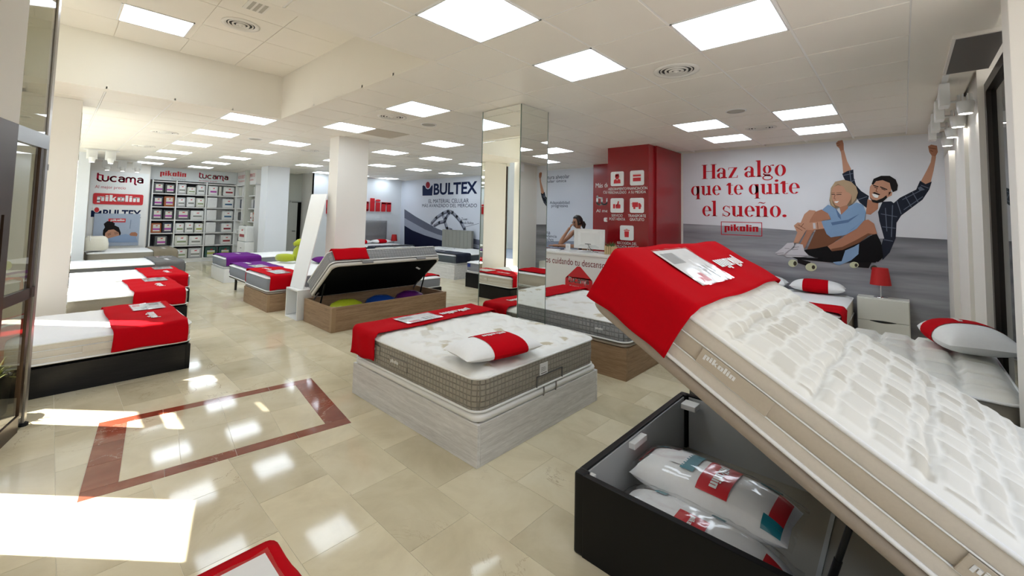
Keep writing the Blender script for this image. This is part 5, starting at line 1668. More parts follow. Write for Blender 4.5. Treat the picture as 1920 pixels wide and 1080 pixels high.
# --- signs on the white wall at the left
sw = lambda: frame_on((-16.598, 0, 0), (0, 1, 0), (0, 0, 1), (1, 0, 0))
t = thing('wall_sign', 'crimson rounded lettering sign high on the white sign wall', 'sign', mw=sw())
MB().box(.70, 1.94, .5, 2.72, 0, .004).build('board', SIGNW, t)
round_word(.27).fit(.82, 1.82, 2.36, 2.66).build('lettering', pm('crimson', 190, 28, 60), t, z=.006)
text('lettering', 'Al mejor precio', 'print_crimson', t, fit=(.80, 1.44, 2.20, 2.31), z=.006)
t = thing('wall_sign', 'red plate with white squared lettering on the sign wall', 'sign', mw=sw())
MB().prism(rrect(.78, 1.84, 1.78, 2.09, .04, 4), .006, .02).build('plate', REDP, t)
slab_word().fit(.86, 1.76, 1.825, 2.05).build('lettering', 'sign_white', t, z=.022)
t = thing('wall_sign', 'navy lettering with red dot half hidden by the poster', 'sign', mw=sw())
text('lettering', 'BULTEX', 'navy_print', t, fit=(1.0, 1.82, 1.40, 1.63), bold=.03, z=.006)
Flat().poly([(.76, 1.42), (.76, 1.6), (.80, 1.6), (.85, 1.54), (.90, 1.54), (.94, 1.6), (.97, 1.6), (.97, 1.42)]).build('logo_tile', 'navy_print', t, z=.006)
Flat().ell(.87, 1.62, .05, .07).build('logo_head', REDP, t, z=.007)
ps = thing('poster', 'pale blue poster of a dark-haired person peeping over a pillow', 'poster', mw=frame_on((-16.56, 0, 0), (0, 1, 0), (0, 0, 1), (1, 0, 0)))
MB().box(.83, 1.80, .60, 1.52, -.02, 0).build('board', pm('poster_blue', 176, 188, 206), ps)
ps_pt = lambda x, y: (lambda P: (P.y, P.z))(on_x(x, y, -16.56))
P = Print(ps, ps_pt, (100, 260), 4.154)
P.poly('logo_plate', REDP, [(430, 622), (564, 622), (562, 652), (428, 650)])
wd = slab_word(); a, b = ps_pt(100 + 445 / 4.154, 260 + 646 / 4.154), ps_pt(100 + 555 / 4.154, 260 + 626 / 4.154)
wd.fit(a[0], b[0], a[1], b[1]).build('logo_word', 'sign_white', ps, z=.0045)
P.poly('hair', HAIR, [(385, 745), (388, 712), (402, 690), (392, 664), (420, 642), (455, 645), (480, 660), (476, 674), (510, 690), (526, 735), (520, 756), (400, 775)])
P.poly('face', SK1, [(400, 770), (404, 735), (430, 712), (470, 706), (508, 730), (514, 752), (470, 775), (420, 785)])
P.line('features', HAIR, .012, [(425, 752), (448, 745)], [(478, 742), (502, 738)])
P.line('features', HAIR, .010, [(422, 742), (448, 734)], [(474, 732), (500, 728)])
P.poly('pillow_edge', pm('poster_pillow', 150, 172, 204), [(405, 808), (410, 782), (480, 762), (560, 742), (640, 756), (658, 808)])
P.poly('fingers', SK2, [(592, 745), (606, 730), (640, 728), (656, 742), (650, 760), (600, 756)])
P.line('crease', pm('poster_dark', 120, 132, 156), .012, [(604, 632), (596, 700)])

# --- service counter
ct = thing('service_counter', 'white shop counter with printed slogan and red house logo', 'counter', (-5.35, 6.05, 0))
CLn = 2.6
MB().box(0, CLn, 0, .03, 0, 1.05, bev=.003).build('front_panel', WLAC, ct)
MB().box(0, .03, .03, .66, 0, 1.05).build('end_panel', WLAC, ct)
MB().box(CLn - .03, CLn, .03, .66, 0, 1.05).build('end_panel', WLAC, ct)
MB().box(-.02, CLn + .02, -.03, .70, 1.05, 1.085, bev=.004).build('top', WLAC, ct)
fp = frame_on((0, -.001, 0), (1, 0, 0), (0, 0, 1), (0, -1, 0))
o = text('slogan', 'Más de 20 años cuidando tu descanso', pm('dark_red', 120, 26, 36), ct, fit=(-.02, 1.83, .875, .985), z=.001); o.matrix_local = fp
o = Flat().poly(rrect(1.06, 1.60, .25, .68, .05, 4)).poly([(1.07, .66), (1.59, .66), (1.36, .865), (1.30, .865)]).build('house_logo', REDP, ct, z=.001); o.matrix_local = fp
o = round_word(.27).fit(1.13, 1.53, .56, .69).build('logo_word', 'sign_white', ct, z=.0025); o.matrix_local = fp
o = text('logo_caption', 'Al mejor precio', 'sign_white', ct, fit=(1.14, 1.50, .515, .545), z=.0025); o.matrix_local = fp
CT = 1.086
mn = thing('monitor', 'white desktop monitor seen from behind on the counter', 'monitor', (-4.06, 6.42, CT))
MB().box(-.31, .31, -.012, .012, .055, .40, bev=.005).build('casing', WLAC, mn)
MB().loft([[(-.22, -.012, .09), (.22, -.012, .09), (.22, -.012, .37), (-.22, -.012, .37)], [(-.15, -.035, .13), (.15, -.035, .13), (.15, -.035, .33), (-.15, -.035, .33)]], smooth=False).build('back_cover', WLAC, mn)
MB().box(-.30, .30, .0122, .0135, .066, .39).build('screen', INKK, mn)
MB().tube([(0, -.02, .10), (0, -.05, .03), (-.16, -.13, .008)], .007, 8).build('stand_leg', CHROME, mn)
MB().tube([(0, -.02, .10), (0, -.05, .03), (.16, -.13, .008)], .007, 8).build('stand_leg', CHROME, mn)
MB().tube([(0, -.02, .10), (0, .06, .006)], .007, 8).build('stand_leg', CHROME, mn)
MB().tube([(0, -.037, .14), (.05, -.06, .08), (.13, -.06, .02), (.2, -.02, .006)], .004, 6).build('cable', INKK, mn)
MB().box(-.06, .06, -.037, -.035, .135, .145).build('port_strip', INKK, mn)
pp = thing('planter', 'small wooden slat planter with green plant on the counter', 'plant', (-3.60, 6.36, CT))
mwd = mat('pale_wood', (.55, .40, .20), .6, noise=.1, nscale=20)
for k in range(4):
    for s, ax in ((-1, 0), (1, 0), (-1, 1), (1, 1)):
        q = -.06 + .04 * k - .0
        b = (q - .014, q + .018, s * .07 - .005, s * .07 + .005) if ax == 0 else (s * .07 - .005, s * .07 + .005, q - .014, q + .018)
        MB().box(*b, 0, .13 if k % 2 else .14).build('slat', mwd, pp)
MB().box(-.062, .062, -.062, .062, .005, .11).build('soil', mat('soil', (.05, .03, .02), .9), pp)
rnd = random.Random(5)
for k in range(26):
    a = rnd.uniform(0, 6.28); r1 = rnd.uniform(.0, .05); h = rnd.uniform(.06, .11); l = rnd.uniform(.01, .05)
    x0, y0 = r1 * math.cos(a), r1 * math.sin(a); x1, y1 = x0 + l * math.cos(a), y0 + l * math.sin(a)
    wv = .006
    MB().add([(x0 - wv, y0, .11), (x0 + wv, y0, .11), (x1 + wv * .8, y1, .11 + h * .7), (x1 + l * .4 * math.cos(a), y1 + l * .4 * math.sin(a), .11 + h), (x1 - wv * .8, y1, .11 + h * .7)], [(0, 1, 2, 3, 4)]).build('leaf', mat('leaf', (.05, .12, .025), .6, noise=.2), pp)
pc = thing('card_holder', 'small white upright card holder beside the monitor', 'card holder', (-4.42, 6.30, CT))
MB().box(-.05, .05, -.004, .0, 0, .13).build('card', PAPER, pc); MB().box(-.055, .055, -.03, .03, 0, .006).build('foot', WLAC, pc)
k = Flat().rect(-.03, .03, .06, .064).rect(-.03, .03, .075, .079).rect(-.03, .02, .09, .094).build('printing', 'grey_print', pc); k.matrix_local = frame_on((0, -.0042, 0), (1, 0, 0), (0, 0, 1), (0, -1, 0))
for (x, y, w, d, m, lab, rz) in ((-4.78, 6.42, .26, .19, mat('book_navy', (.02, .03, .08), .5), 'dark navy catalogue lying on the counter', .2), (-5.12, 6.42, .28, .20, mat('book_plum', (.20, .06, .07), .5), 'plum catalogue lying on the counter edge', -.1), (-4.66, 6.17, .26, .15, PAPER, 'loose white papers on the counter front', .1)):
    bk = thing('catalogue', lab, 'catalogue', (x, y, CT), rz)
    MB().box(-w / 2, w / 2, -d / 2, d / 2, 0, .018, bev=.002).build('cover', m, bk)
    MB().box(-w / 2 + .004, w / 2 - .002, -d / 2 - .001, -d / 2 + .01, .003, .015).build('pages', PAPER, bk)


# ------------------------------------------------------------------ the person behind the counter
def skin_body(name, chains, m, parent, sub=2):
    """one continuous body grown round a skeleton: chains of (point, radius)"""
    verts, edges, radii, index = [], [], [], {}
    for ch in chains:
        prev = None
        for p, r in ch:
            key = tuple(round(c, 4) for c in p)
            if key not in index:
                index[key] = len(verts); verts.append(p); radii.append(r)
            if prev is not None and prev != index[key]: edges.append((prev, index[key]))
            prev = index[key]
    me = bpy.data.meshes.new(name); me.from_pydata(verts, edges, [])
    o = bpy.data.objects.new(name, me); COL.objects.link(o); o.parent = parent
    me.materials.append(m)
    sk = o.modifiers.new('skin', 'SKIN'); sk.use_smooth_shade = True
    if not me.skin_vertices: me.skin_vertices.new(name='skin')
    for k, r in enumerate(radii):
        me.skin_vertices[0].data[k].radius = (r, r) if not isinstance(r, tuple) else r
        me.skin_vertices[0].data[k].use_root = (k == 0)
    s = o.modifiers.new('smooth', 'SUBSURF'); s.levels = sub; s.render_levels = sub
    return o


# stands bent forward behind the counter: elbow on the counter top, hand against the face
pe = thing('person', 'person with dark hair in a dark sleeveless top leaning on the counter', 'person', (-4.63, 7.02, .035))
SKIN = mat('skin', (.40, .20, .12), .5, noise=.04)
TOP = mat('dark_top', (.015, .012, .014), .8, noise=.05)
pel, wst, chs, nk = (.06, .12, .90), (.05, .08, 1.06), (.02, .00, 1.26), (-.015, -.05, 1.42)
hd = (-.03, -.075, 1.56)
shL, shR = (-.15, -.02, 1.37), (.18, .02, 1.34)
elL, elR = (-.17, -.46, 1.135), (.16, -.30, 1.11)
wrL, wrR = (-.115, -.27, 1.40), (-.20, -.52, 1.115)
body = [[(pel, .13), (wst, .115), (chs, .13), ((.0, -.03, 1.38), .075), (nk, .05), ((-.02, -.06, 1.47), .048)],
        [(chs, .13), ((-.08, -.01, 1.36), .07), (shL, .055), ((-.17, -.22, 1.24), .043), (elL, .038), ((-.15, -.40, 1.24), .036), (wrL, .025), ((-.09, -.235, 1.455), .030)],
        [(chs, .13), ((.10, .01, 1.35), .07), (shR, .055), ((.19, -.14, 1.22), .044), (elR, .038), ((.02, -.42, 1.115), .036), (wrR, .026), ((-.26, -.55, 1.113), .030)],
        [(pel, .13), ((-.03, .13, .80), .10), ((-.06, .10, .48), .07), ((-.06, .14, .10), .045), ((-.06, .02, .045), .035)],
        [(pel, .13), ((.16, .13, .80), .10), ((.18, .12, .48), .07), ((.18, .16, .10), .045), ((.18, .04, .045), .035)]]
skin_body('body', body, SKIN, pe)
# fingers of both hands
for base, tips in (((-.09, -.235, 1.455), [(-.075, -.185, 1.515), (-.06, -.19, 1.525), (-.045, -.195, 1.52), (-.035, -.205, 1.505)]), ((-.26, -.55, 1.113), [(-.335, -.58, 1.10), (-.345, -.555, 1.10), (-.34, -.53, 1.10), (-.33, -.51, 1.10)])):
    for k, tp in enumerate(tips):
        a, b = Vector(base), Vector(tp); mid = a.lerp(b, .55) + Vector((0, -.012, .012))
        MB().tube([a, mid, b], [.011, .010, .008], 8).build('finger', SKIN, pe)
    th_ = Vector(base) + Vector((.03, .02, .045)) if base[2] > 1.3 else Vector(base) + Vector((-.03, .055, .01))
    MB().tube([base, Vector(base).lerp(th_, .6), th_], [.013, .012, .009], 8).build('finger', SKIN, pe)
# head with features, turned towards the left of the picture and down
hm = Matrix.Translation(hd) @ Matrix.Rotation(math.radians(-28), 4, 'Z') @ Matrix.Rotation(math.radians(14), 4, 'X')
loops = []
for k in range(17):
    v = -1 + 2 * k / 16; z = v * .118
    rr = math.sqrt(max(0.0, 1 - v * v))
    wid = .074 * rr * (1 - .16 * max(0, -v)); dep = .092 * rr
    row = []
    for j in range(24):
        a = 2 * math.pi * j / 24; x, y = wid * math.cos(a), dep * math.sin(a)
        if y < 0:
            if -.35 < v < .25: y -= .020 * math.exp(-(x / .016) ** 2) * math.exp(-((v + .10) / .18) ** 2)      # nose
            y += .010 * math.exp(-((abs(x) - .032) / .016) ** 2) * math.exp(-((v - .12) / .10) ** 2)            # eye hollows
            if v < -.5: y -= .012 * math.exp(-((v + .78) / .15) ** 2)
        row.append(tuple(hm @ Vector((x, y, z))))
    loops.append(row)
MB().loft(loops).build('head', SKIN, pe)
for s in (-1, 1):
    c0 = hm @ Vector((s * .032, -.078, .014))
    MB().lathe([(.0005, -.010), (.009, -.005), (.011, 0), (.009, .005), (.0005, .010)], 10).build('eye', INKK, pe).location = c0
    MB().tube([hm @ Vector((s * .052, -.074, .034)), hm @ Vector((s * .018, -.088, .036))], .004, 6).build('eyebrow', HAIR, pe)
    MB().tube([hm @ Vector((s * .073, .0, -.02)), hm @ Vector((s * .082, .01, .0)), hm @ Vector((s * .074, .012, .022))], [.008, .012, .008], 8).build('ear', SKIN, pe)
    MB().tube([hm @ Vector((s * .032 + .016 * math.cos(q), -.096, .014 + .014 * math.sin(q))) for q in [2 * math.pi * k / 12 for k in range(12)]], .0025, 5, closed=True).build('glasses_rim', INKK, pe)
MB().tube([hm @ Vector((-.024, -.088, -.055)), hm @ Vector((0, -.094, -.058)), hm @ Vector((.024, -.088, -.055))], [.004, .007, .004], 6).build('lips', mat('lips', (.30, .07, .06), .5), pe)
hl = []
for k in range(13):
    v = -.55 + 1.62 * k / 12; vv = max(-1, min(1, v / 1.07)); rr = math.sqrt(max(0, 1 - vv * vv)); row = []
    for j in range(24):
        a = 2 * math.pi * j / 24
        x, y = .088 * rr * math.cos(a), .108 * rr * math.sin(a) + .012
        front = max(0, -math.sin(a))
        if front > .45 and v < .62: y = max(y, -.035); x *= .98
        row.append(tuple(hm @ Vector((x, y, v * .122 + .012))))
    hl.append(row)
MB().loft(hl).build('hair', mat('black_hair', (.012, .009, .008), .45, noise=.2, nscale=60), pe)
MB().tube([hm @ Vector((.0, .10, -.02)), hm @ Vector((.01, .115, -.08)), hm @ Vector((.02, .10, -.15))], [.045, .05, .02], 10).build('hair', MATS['black_hair'], pe)
# clothes
def ring(c, rx, ry, n=20): return [(c[0] + rx * math.cos(2 * math.pi * j / n), c[1] + ry * math.sin(2 * math.pi * j / n), c[2]) for j in range(n)]
MB().loft([ring((.06, .12, .88), .165, .145), ring((.05, .09, 1.04), .140, .125), ring((.03, .03, 1.20), .165, .135), ring((.015, -.005, 1.29), .16, .125), ring((.01, -.01, 1.325), .13, .10)], cap=(False, False)).build('top', TOP, pe)
for s, kx in ((-1, -.085), (1, .115)):
    MB().tube([(kx, -.10, 1.31), (kx * .9, -.06, 1.40), (kx * .9, .04, 1.41), (kx, .10, 1.32)], .012, 8).build('shoulder_strap', TOP, pe)
for sx_l, yy in ((-.045, .10), (.17, .12)):
    MB().loft([ring((sx_l, .13, .92), .115, .125), ring((sx_l, .12, .70), .105, .11), ring((sx_l, .11, .48), .085, .09), ring((sx_l, .14, .08), .07, .075)], cap=(True, False)).build('trouser_leg', mat('dark_jeans', (.02, .025, .04), .8), pe)
    MB().loft([ring((sx_l, .04, -.035), .05, .12), ring((sx_l, .04, .04), .05, .12), ring((sx_l, .08, .085), .045, .06)]).build('shoe', BLACK, pe)
# bracelet
MB().tube([(-.165 + .0 + .028 * math.cos(q), -.505 + .028 * math.sin(q) * .3, 1.115 + .028 * math.sin(q)) for q in [2 * math.pi * k / 14 for k in range(14)]], .006, 6, closed=True).build('bracelet', BLACK, pe)


# ------------------------------------------------------------------ shelving with bedding packs
def at_(x): return x
sh = thing('shelving', 'tall white shelving full of bedding packs below the brand header', 'shelving', (-16.9, 2.06, 0))
DIV = [(.03, .58), (.62, 1.37), (1.41, 2.22)]      # cells across (y)
ROWZ = [.12, .53, .94, 1.35, 1.76, 2.17, 2.55]
mbk = mat('shelf_back_dark', (.02, .02, .025), .7, noise=.05)
for k, (a, b) in enumerate(DIV):
    MB().box(-.30, -.285, a - .01, b + .01, .08, 2.58).build('back', mbk if k < 2 else GREYP, sh)
for y in (0, .585, 1.375, 2.22):
    MB().box(-.29, 0, y, y + .035, 0, 2.58).build('upright', WLAC, sh)
for z in ROWZ:
    for k, (a, b) in enumerate(DIV):
        MB().box(-.288, -.001, a + .005, b - .001, z - .03, z).build('shelf', WLAC, sh)
MB().box(-.29, -.005, .035, 2.22, 0, .088).build('plinth', WLAC, sh)
hd_ = MB().box(-.3, .0, -.06, 2.24, 2.581, ZC - .002).build('header', mat('header_grey', (.62, .65, .66), .6), sh)
hf = frame_on((.001, 0, 0), (0, 1, 0), (0, 0, 1), (1, 0, 0))
CR = pm('crimson', 190, 28, 60)
for o in (slab_word().fit(.17, .82, 2.68, 2.88).build('lettering', REDP, hd_), text('lettering', 'home', 'grey_print', hd_, fit=(.46, .82, 2.60, 2.69)), round_word(.27).fit(1.16, 1.98, 2.66, 2.90).build('lettering', CR, hd_), text('lettering', 'Al mejor precio', 'print_crimson', hd_, fit=(1.16, 1.66, 2.60, 2.655))):
    o.matrix_local = hf

BAGC = {'k': (.05, .05, .055), 'g': (.10, .105, .11), 'o': (.36, .10, .03), 'n': (.03, .035, .06), 'w': (.72, .73, .71), 'c': (.66, .66, .58), 'l': (.62, .68, .58), 's': (.48, .48, .48), 't': (.03, .09, .075)}
STR = {'v': (.42, .07, .36), 'g': (.30, .36, .20), 'b': (.05, .14, .26), 'r': (.30, .03, .04), 'e': (.28, .29, .26), 'y': (.42, .45, .08)}
for k, c_ in BAGC.items(): mat('bag_' + k, c_, .45, noise=.06, nscale=12)
for k, c_ in STR.items(): mat('stripe_' + k, c_, .5, noise=.05)
COLN = {'k': 'black', 'g': 'charcoal', 'o': 'rust orange', 'n': 'navy', 'w': 'white', 'c': 'cream', 'l': 'pale green', 's': 'silver grey', 't': 'dark green'}
STN = {'v': 'violet', 'g': 'green', 'b': 'blue', 'r': 'red', 'e': 'grey', 'y': 'yellow'}


def pack(label, mw, w, h, d, bag_c, st_c, handle=False, group='bedding packs on the shelving', plate=(.18, .86)):
    """soft-cornered bedding bag with a printed band; front towards local -y"""
    t = thing('bedding_pack', label, 'bedding pack', mw=mw, group=group)
    MB().box(-w / 2, w / 2, 0, d, 0, h, bev=min(.035, w * .16)).build('bag', M('bag_' + bag_c), t)
    f = frame_on((0, -.001, 0), (1, 0, 0), (0, 0, 1), (0, -1, 0))
    if plate:
        x0 = -w * .30; x1 = w * .34
        o = Flat().rect(x0, x1, h * plate[0], h * plate[1]).build('card', 'bag_c' if bag_c in 'kgnot' else 'sign_white', t, z=.0); o.matrix_local = f
        s = Flat().rect(x0, x1, h * .30, h * .48).build('colour_band', 'stripe_' + st_c, o, z=.0012)
        Flat().poly([(-w * .06, h * .70), (w * .12, h * .70), (w * .15, h * .80), (-w * .04, h * .77)]).build('logo', REDP, o, z=.0012)
    if handle:
        MB().tube([(-w * .15, d * .3, h - .005), (-w * .12, d * .3, h + .02), (w * .12, d * .3, h + .02), (w * .15, d * .3, h - .005)], .006, 6).build('handle', BLACK, t)
    return t


ROWN = ['bottom', 'second', 'third', 'fourth', 'fifth', 'top']
SHF = lambda y, z: frame_on((-16.92, 2.06 + y, z), (0, 1, 0), (0, 0, 1), (1, 0, 0)) @ Matrix.Rotation(math.radians(0), 4, 'X')
def shf(y, z):      # local x along the shelf, local y to the back, local z up
    return frame_on((-16.925, 2.06 + y, z + .001), (0, 1, 0), (-1, 0, 0), (0, 0, 1))
LEFT = {5: ['gv', 'kv'], 4: ['nv', 'ov'], 3: ['gv', 'kv'], 2: ['ov', 'nv'], 1: ['gv'], 0: ['kv', 'gv']}
MID = {5: ['se', 'cg', 'we'], 4: ['se', 'we', 'cg'], 3: ['gv', 'we'], 2: ['wg', 'we', 'cy'], 1: ['cg', 'we'], 0: ['cg', 'se']}
for row in range(6):
    z = ROWZ[row]
    for lst, (a, b), unit in ((LEFT[row], DIV[0], 'left'), (MID[row], DIV[1], 'middle')):
        n = len(lst); cw = (b - a) / n; same = {}
        for k, cc in enumerate(lst):
            w = min(cw - .02, .30 if unit == 'left' else .36); h = .30 + (.02 if (k + row) % 2 else 0) - (.06 if cc[1] == 'g' and n == 3 and k == 1 else 0)
            pos = '' if n == 1 else (' at its left' if k == 0 else (' at its right' if k == n - 1 else ' in between'))
            pack('%s pack with %s band, %s shelf of the %s bay%s' % (COLN[cc[0]], STN[cc[1]], ROWN[row], unit, pos), shf(a + cw * (k + .5), z), w, h, .24, cc[0], cc[1])
for row in range(1, 6):
    z = ROWZ[row]; a, b = DIV[2]
    if row < 5:
        t = thing('folded_mattress_pad', 'white quilted pad upright on the %s shelf of the wide bay' % ROWN[row], 'pad', mw=shf(a + .16, z), group='white pads on the shelving')
        MB().box(-.145, .145, 0, .2, 0, .335, bev=.035).build('pad', WCLOTH, t)
        f = Flat()
        for k in range(7): f.stroke([(-.12 + .03 * k, .04), (-.04 + .026 * k, .30)], .003)
        o = f.build('stitching', 'grey_panel', t, z=.0005); o.matrix_local = frame_on((0, -.001, 0), (1, 0, 0), (0, 0, 1), (0, -1, 0))
    else:
        pack('white pack with violet band on the top shelf of the wide bay', shf(a + .17, z), .27, .31, .2, 'w', 'v')
        pack('narrow cream pack edge-on, top shelf of the wide bay', shf(a + .37, z), .07, .30, .2, 'c', 'e', plate=None)
    pack('zipped clear pack with %s print, %s shelf of the wide bay' % (('red', 'red', 'blue', 'blue', 'red')[row - 1], ROWN[row]), shf(b - .19, z), .32, .31, .22, 'w', ('r', 'r', 'b', 'b', 'r')[row - 1], handle=True)
for k, y in ((0, .20), (1, .60)):
    pack('green box with plant picture, bottom shelf of the wide bay, %s' % ('nearer the middle bay' if k == 0 else 'nearer the corner'), shf(DIV[2][0] + y, ROWZ[0]), .33, .34, .2, 't', 'y', plate=(.05, .66))

# side shelving on the return wall
ss = thing('shelving', 'cube shelving on the return wall with folded linen and books', 'shelving', (-16.88, 4.30, 0))
XS = [.0, .66, 1.34, 1.98]
for x in XS: MB().box(x, x + .03, 0, .32, 0, 2.50).build('upright', WLAC, ss)
for z in ROWZ:
    for k in range(3): MB().box(XS[k] + .031, XS[k + 1] - .001, 0.001, .319, z - .03, z).build('shelf', WLAC, ss)
MB().box(.03, 1.98, .321, .33, .05, 2.5).build('back', mat('sage_back', (.55, .56, .50), .7), ss)
hs = MB().box(0, 2.01, 0, .32, 2.551, ZC - .002).build('header', WLAC, ss)
for o in (text('lettering', 'NO OLVIDES TUS COMPLEMENTOS', 'red_print', hs, fit=(.12, 1.88, 2.76, 2.87)), text('lettering', 'Te ayudamos a proteger tu colchón...', 'red_print', hs, fit=(.14, 1.80, 2.63, 2.71))):
    o.matrix_local = frame_on((0, -.001, 0), (1, 0, 0), (0, 0, 1), (0, -1, 0))
def ssf(x, z): return frame_on((-16.88 + x, 4.33, z + .001), (1, 0, 0), (0, 1, 0), (0, 0, 1))
items = [(0, 5, .25, .30, .32, 'c', 'cream folded throw in the top corner cube'), (2, 5, .40, .06, .28, 'c', 'thin cream folder in the top outer cube'), (2, 5, .50, .05, .26, 'k', 'thin dark folder in the top outer cube'),
         (0, 4, .38, .14, .30, 'n', 'navy linen pack in the fifth-row corner cube'), (0, 4, .52, .07, .26, 'w', 'slim white pack in the fifth-row corner cube'), (1, 4, .30, .12, .30, 'c', 'cream linen pack in the fifth-row middle cube'), (1, 4, .48, .10, .30, 'l', 'pale green linen pack in the fifth-row middle cube'),
         (2, 4, .24, .18, .28, 's', 'silver grey linen pack in the fifth-row outer cube'), (2, 4, .46, .14, .26, 'n', 'dark linen pack in the fifth-row outer cube'), (0, 3, .34, .40, .28, 'k', 'black cushion pack in the fourth-row corner cube'),
         (1, 3, .42, .16, .28, 'w', 'white box with dark window in the fourth-row middle cube'), (2, 3, .22, .16, .28, 'w', 'white box with dark window in the fourth-row outer cube'), (2, 3, .44, .12, .28, 'o', 'rust box in the fourth-row outer cube'),
         (0, 2, .30, .46, .10, 'w', 'white folded linen lying in the third-row corner cube'), (0, 0, .40, .20, .16, 'k', 'small dark pack in the bottom corner cube')]
for c_, r_, x, w, h, b_, lab in items:
    pack(lab, ssf(XS[c_] + .03 + x, ROWZ[r_]), w, h, .22, b_, 'r' if b_ == 'w' else 'e', plate=(.2, .8) if 'box' in lab else None, group='packs in the cube shelving')
t = thing('rolled_blanket', 'black rolled blanket in the second-row corner cube', 'blanket', (-16.52, 4.36, ROWZ[1] + .001))
MB().lathe([(.10, 0), (.165, .02), (.17, .22), (.12, .25)], 24).build('roll', MATS['bag_k'], t).matrix_local = frame_on((0, 0, .172), (1, 0, 0), (0, 0, 1), (0, -1, 0)) @ Matrix.Translation((0, 0, -.24))
MB().tube([(.12 * (1 - k / 40) * math.cos(k * .5), -.016, .172 + .12 * (1 - k / 40) * math.sin(k * .5)) for k in range(38)], .004, 5).build('spiral_edge', MATS['bag_g'], t)
# chest and duvet pack before the column
a = on_x(446, 480, -14.45); b = on_x(489, 480, -13.98)
ch = thing('drawer_chest', 'low white chest of drawers before the column by the doorway', 'chest', (-14.95, 3.90, 0))
MB().box(0, .78, .02, .24, .02, .76, bev=.006).build('body', WLAC, ch)
for z0, z1 in ((.04, .39), (.40, .75)):
    d_ = MB().box(.01, .77, 0, .02, z0, z1, bev=.003).build('drawer', WLAC, ch)
    MB().box(.34, .44, -.004, 0, (z0 + z1) / 2 - .008, (z0 + z1) / 2 + .008).build('handle', INKK, d_)
MB().box(.02, .76, .04, .23, 0, .02).build('plinth', DGREY, ch)
pk = pack('big white duvet pack standing on the white chest', frame_on((-14.55, 3.905, .763), (1, 0, 0), (0, 1, 0), (0, 0, 1)), .72, .46, .23, 'w', 'r', handle=True, plate=(.30, .74), group='large duvet packs')

# ------------------------------------------------------------------ doorway
dr = wallbox('door_2', mat('door_grey', (.42, .43, .40), .6), -15.5, -15.46, 5.55, 5.60, 0, 2.02, label='frame of the dark doorway in the recess')
MB().box(-15.5, -15.46, 5.98, 6.03, 0, 2.02).build('door_frame', MATS['door_grey'], dr)
MB().box(-15.5, -15.46, 5.55, 6.03, 2.02, 2.07).build('door_frame', MATS['door_grey'], dr)
MB().box(-15.499, -15.49, 5.60, 5.98, 0, 2.02).build('black_opening_sheet', BLACKC, dr)  # black sheet on the wall stands in for the unlit room beyond
lf = MB().box(-15.45, -15.41, 5.30, 5.78, .01, 2.0, bev=.003).build('door_leaf', MATS['door_grey'], dr)
MB().tube([(-15.41, 5.72, 1.02), (-15.37, 5.72, 1.02), (-15.37, 5.62, 1.02)], .010, 8).build('handle', BLACK, dr)

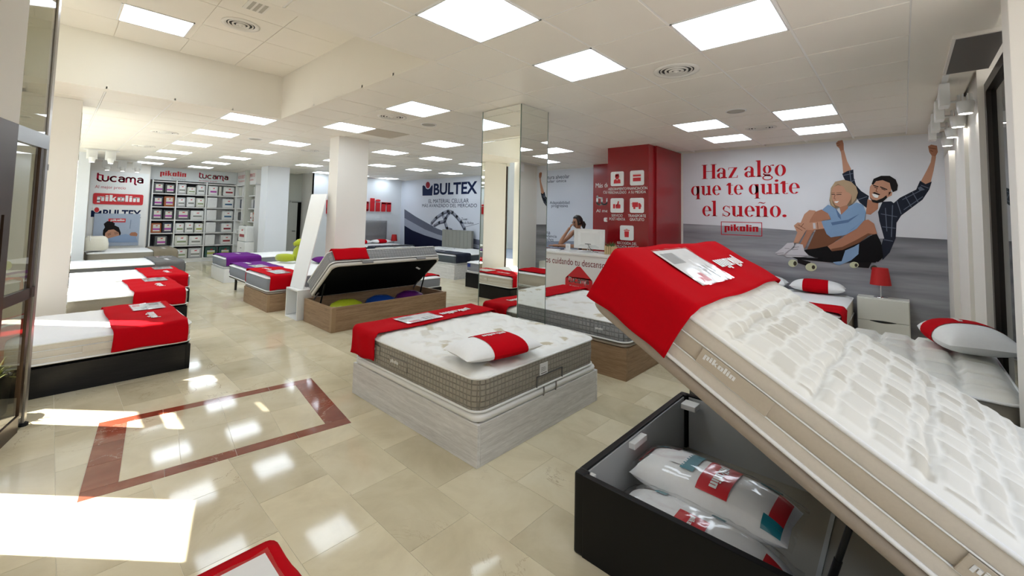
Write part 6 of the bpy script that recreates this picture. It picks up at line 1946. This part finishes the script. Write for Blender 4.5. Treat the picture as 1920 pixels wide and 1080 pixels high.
# ------------------------------------------------------------------ track spotlights
def spot_track(x, y0, y1, spots, lab, z=ZC - .002, side=1, words=()):
    t = thing('track_rail', lab, 'track rail', (x, y0, z))
    MB().box(-.018, .018, 0, y1 - y0, -.03, 0, bev=.003).build('rail', WLAC, t)
    for k, y in enumerate(spots):
        s = thing('track_spotlight', words[k], 'spotlight', (x, y, z - .031), group='white track spotlights')
        MB().box(-.035, .035, -.09, .09, -.20, 0, bev=.006).build('driver_box', WLAC, s)
        MB().tube([(side * .035, 0, -.16), (side * .085, 0, -.16)], .012, 8).build('bracket', WLAC, s)
        MB().lathe([(.045, -.28), (.06, -.20), (.058, -.17)], 20, cx=side * .13, cap=(False, True)).build('lamp_head', WLAC, s)
        for q in range(10):
            a_ = 2 * math.pi * q / 10
            MB().box(side * .13 + .044 * math.cos(a_) - .004, side * .13 + .044 * math.cos(a_) + .004, .044 * math.sin(a_) - .004, .044 * math.sin(a_) + .004, -.168, -.105).build('cooling_fin', WLAC, s)
        MB().lathe([(.0005, -.277), (.044, -.277)], 16, cx=side * .13, cap=(False, False)).build('lens', SPOT, s)


SPOT = mat('spot_lens', (.9, .9, .9), .3, noise=0, emit=(1.0, .97, .90, 14.0))
spot_track(.30, 5.1, 8.2, (5.45, 6.15, 6.85, 7.55), 'white track rail at the end of the mural wall', words=['track spotlight nearest the dark window', 'second track spotlight from the dark window', 'third track spotlight from the dark window', 'track spotlight nearest the mural'])
spot_track(-13.2, .42, 1.9 - .9, (.55, .85), 'white track rail beside the left column', words=['track spotlight close to the left column edge', 'track spotlight a little further from the left column edge'])
spot_track(-15.6, .75, 1.75, (.95, 1.25, 1.55), 'white track rail before the brand signs', words=['track spotlight before the signs, nearest the pier', 'middle track spotlight before the signs', 'track spotlight before the signs, nearest the shelving'])


# ------------------------------------------------------------------ spiky plant by the entrance screen
pl = thing('potted_plant', 'spiky yellow-green plant in a dark pot behind the glass entrance', 'plant', (-5.36, -.24, 0))
MB().lathe([(.07, 0), (.09, .02), (.105, .30), (.11, .32), (.10, .32), (.095, .27)], 24).build('pot', BLACK, pl)
MB().lathe([(.095, .27), (.001, .28)], 20, cap=(False, False)).build('soil', MATS['soil'], pl)
rnd = random.Random(12)
for k in range(34):
    a = 2 * math.pi * k / 34 + rnd.uniform(-.1, .1); el = rnd.uniform(.25, 1.25); l = rnd.uniform(.16, .235)
    d = Vector((math.cos(a) * math.cos(el), math.sin(a) * math.cos(el), math.sin(el))); s = Vector((-math.sin(a), math.cos(a), 0)) * .006
    o0 = Vector((0, 0, .28)); m1 = o0 + d * l * .5; t1 = o0 + d * l + Vector((0, 0, -.05 * math.cos(el)))
    n_ = s.cross(d).normalized() * .003
    MB().add([o0 - s * .7, o0 + s * .7, m1 + s, m1 - s, t1, o0 + n_, m1 + n_ * 2], [(0, 1, 2, 3), (3, 2, 4), (5, 0, 3, 6), (1, 5, 6, 2), (6, 3, 4), (2, 6, 4)]).build('leaf', mat('spiky_leaf', (.34, .36, .10), .5, noise=.2, nscale=15), pl)
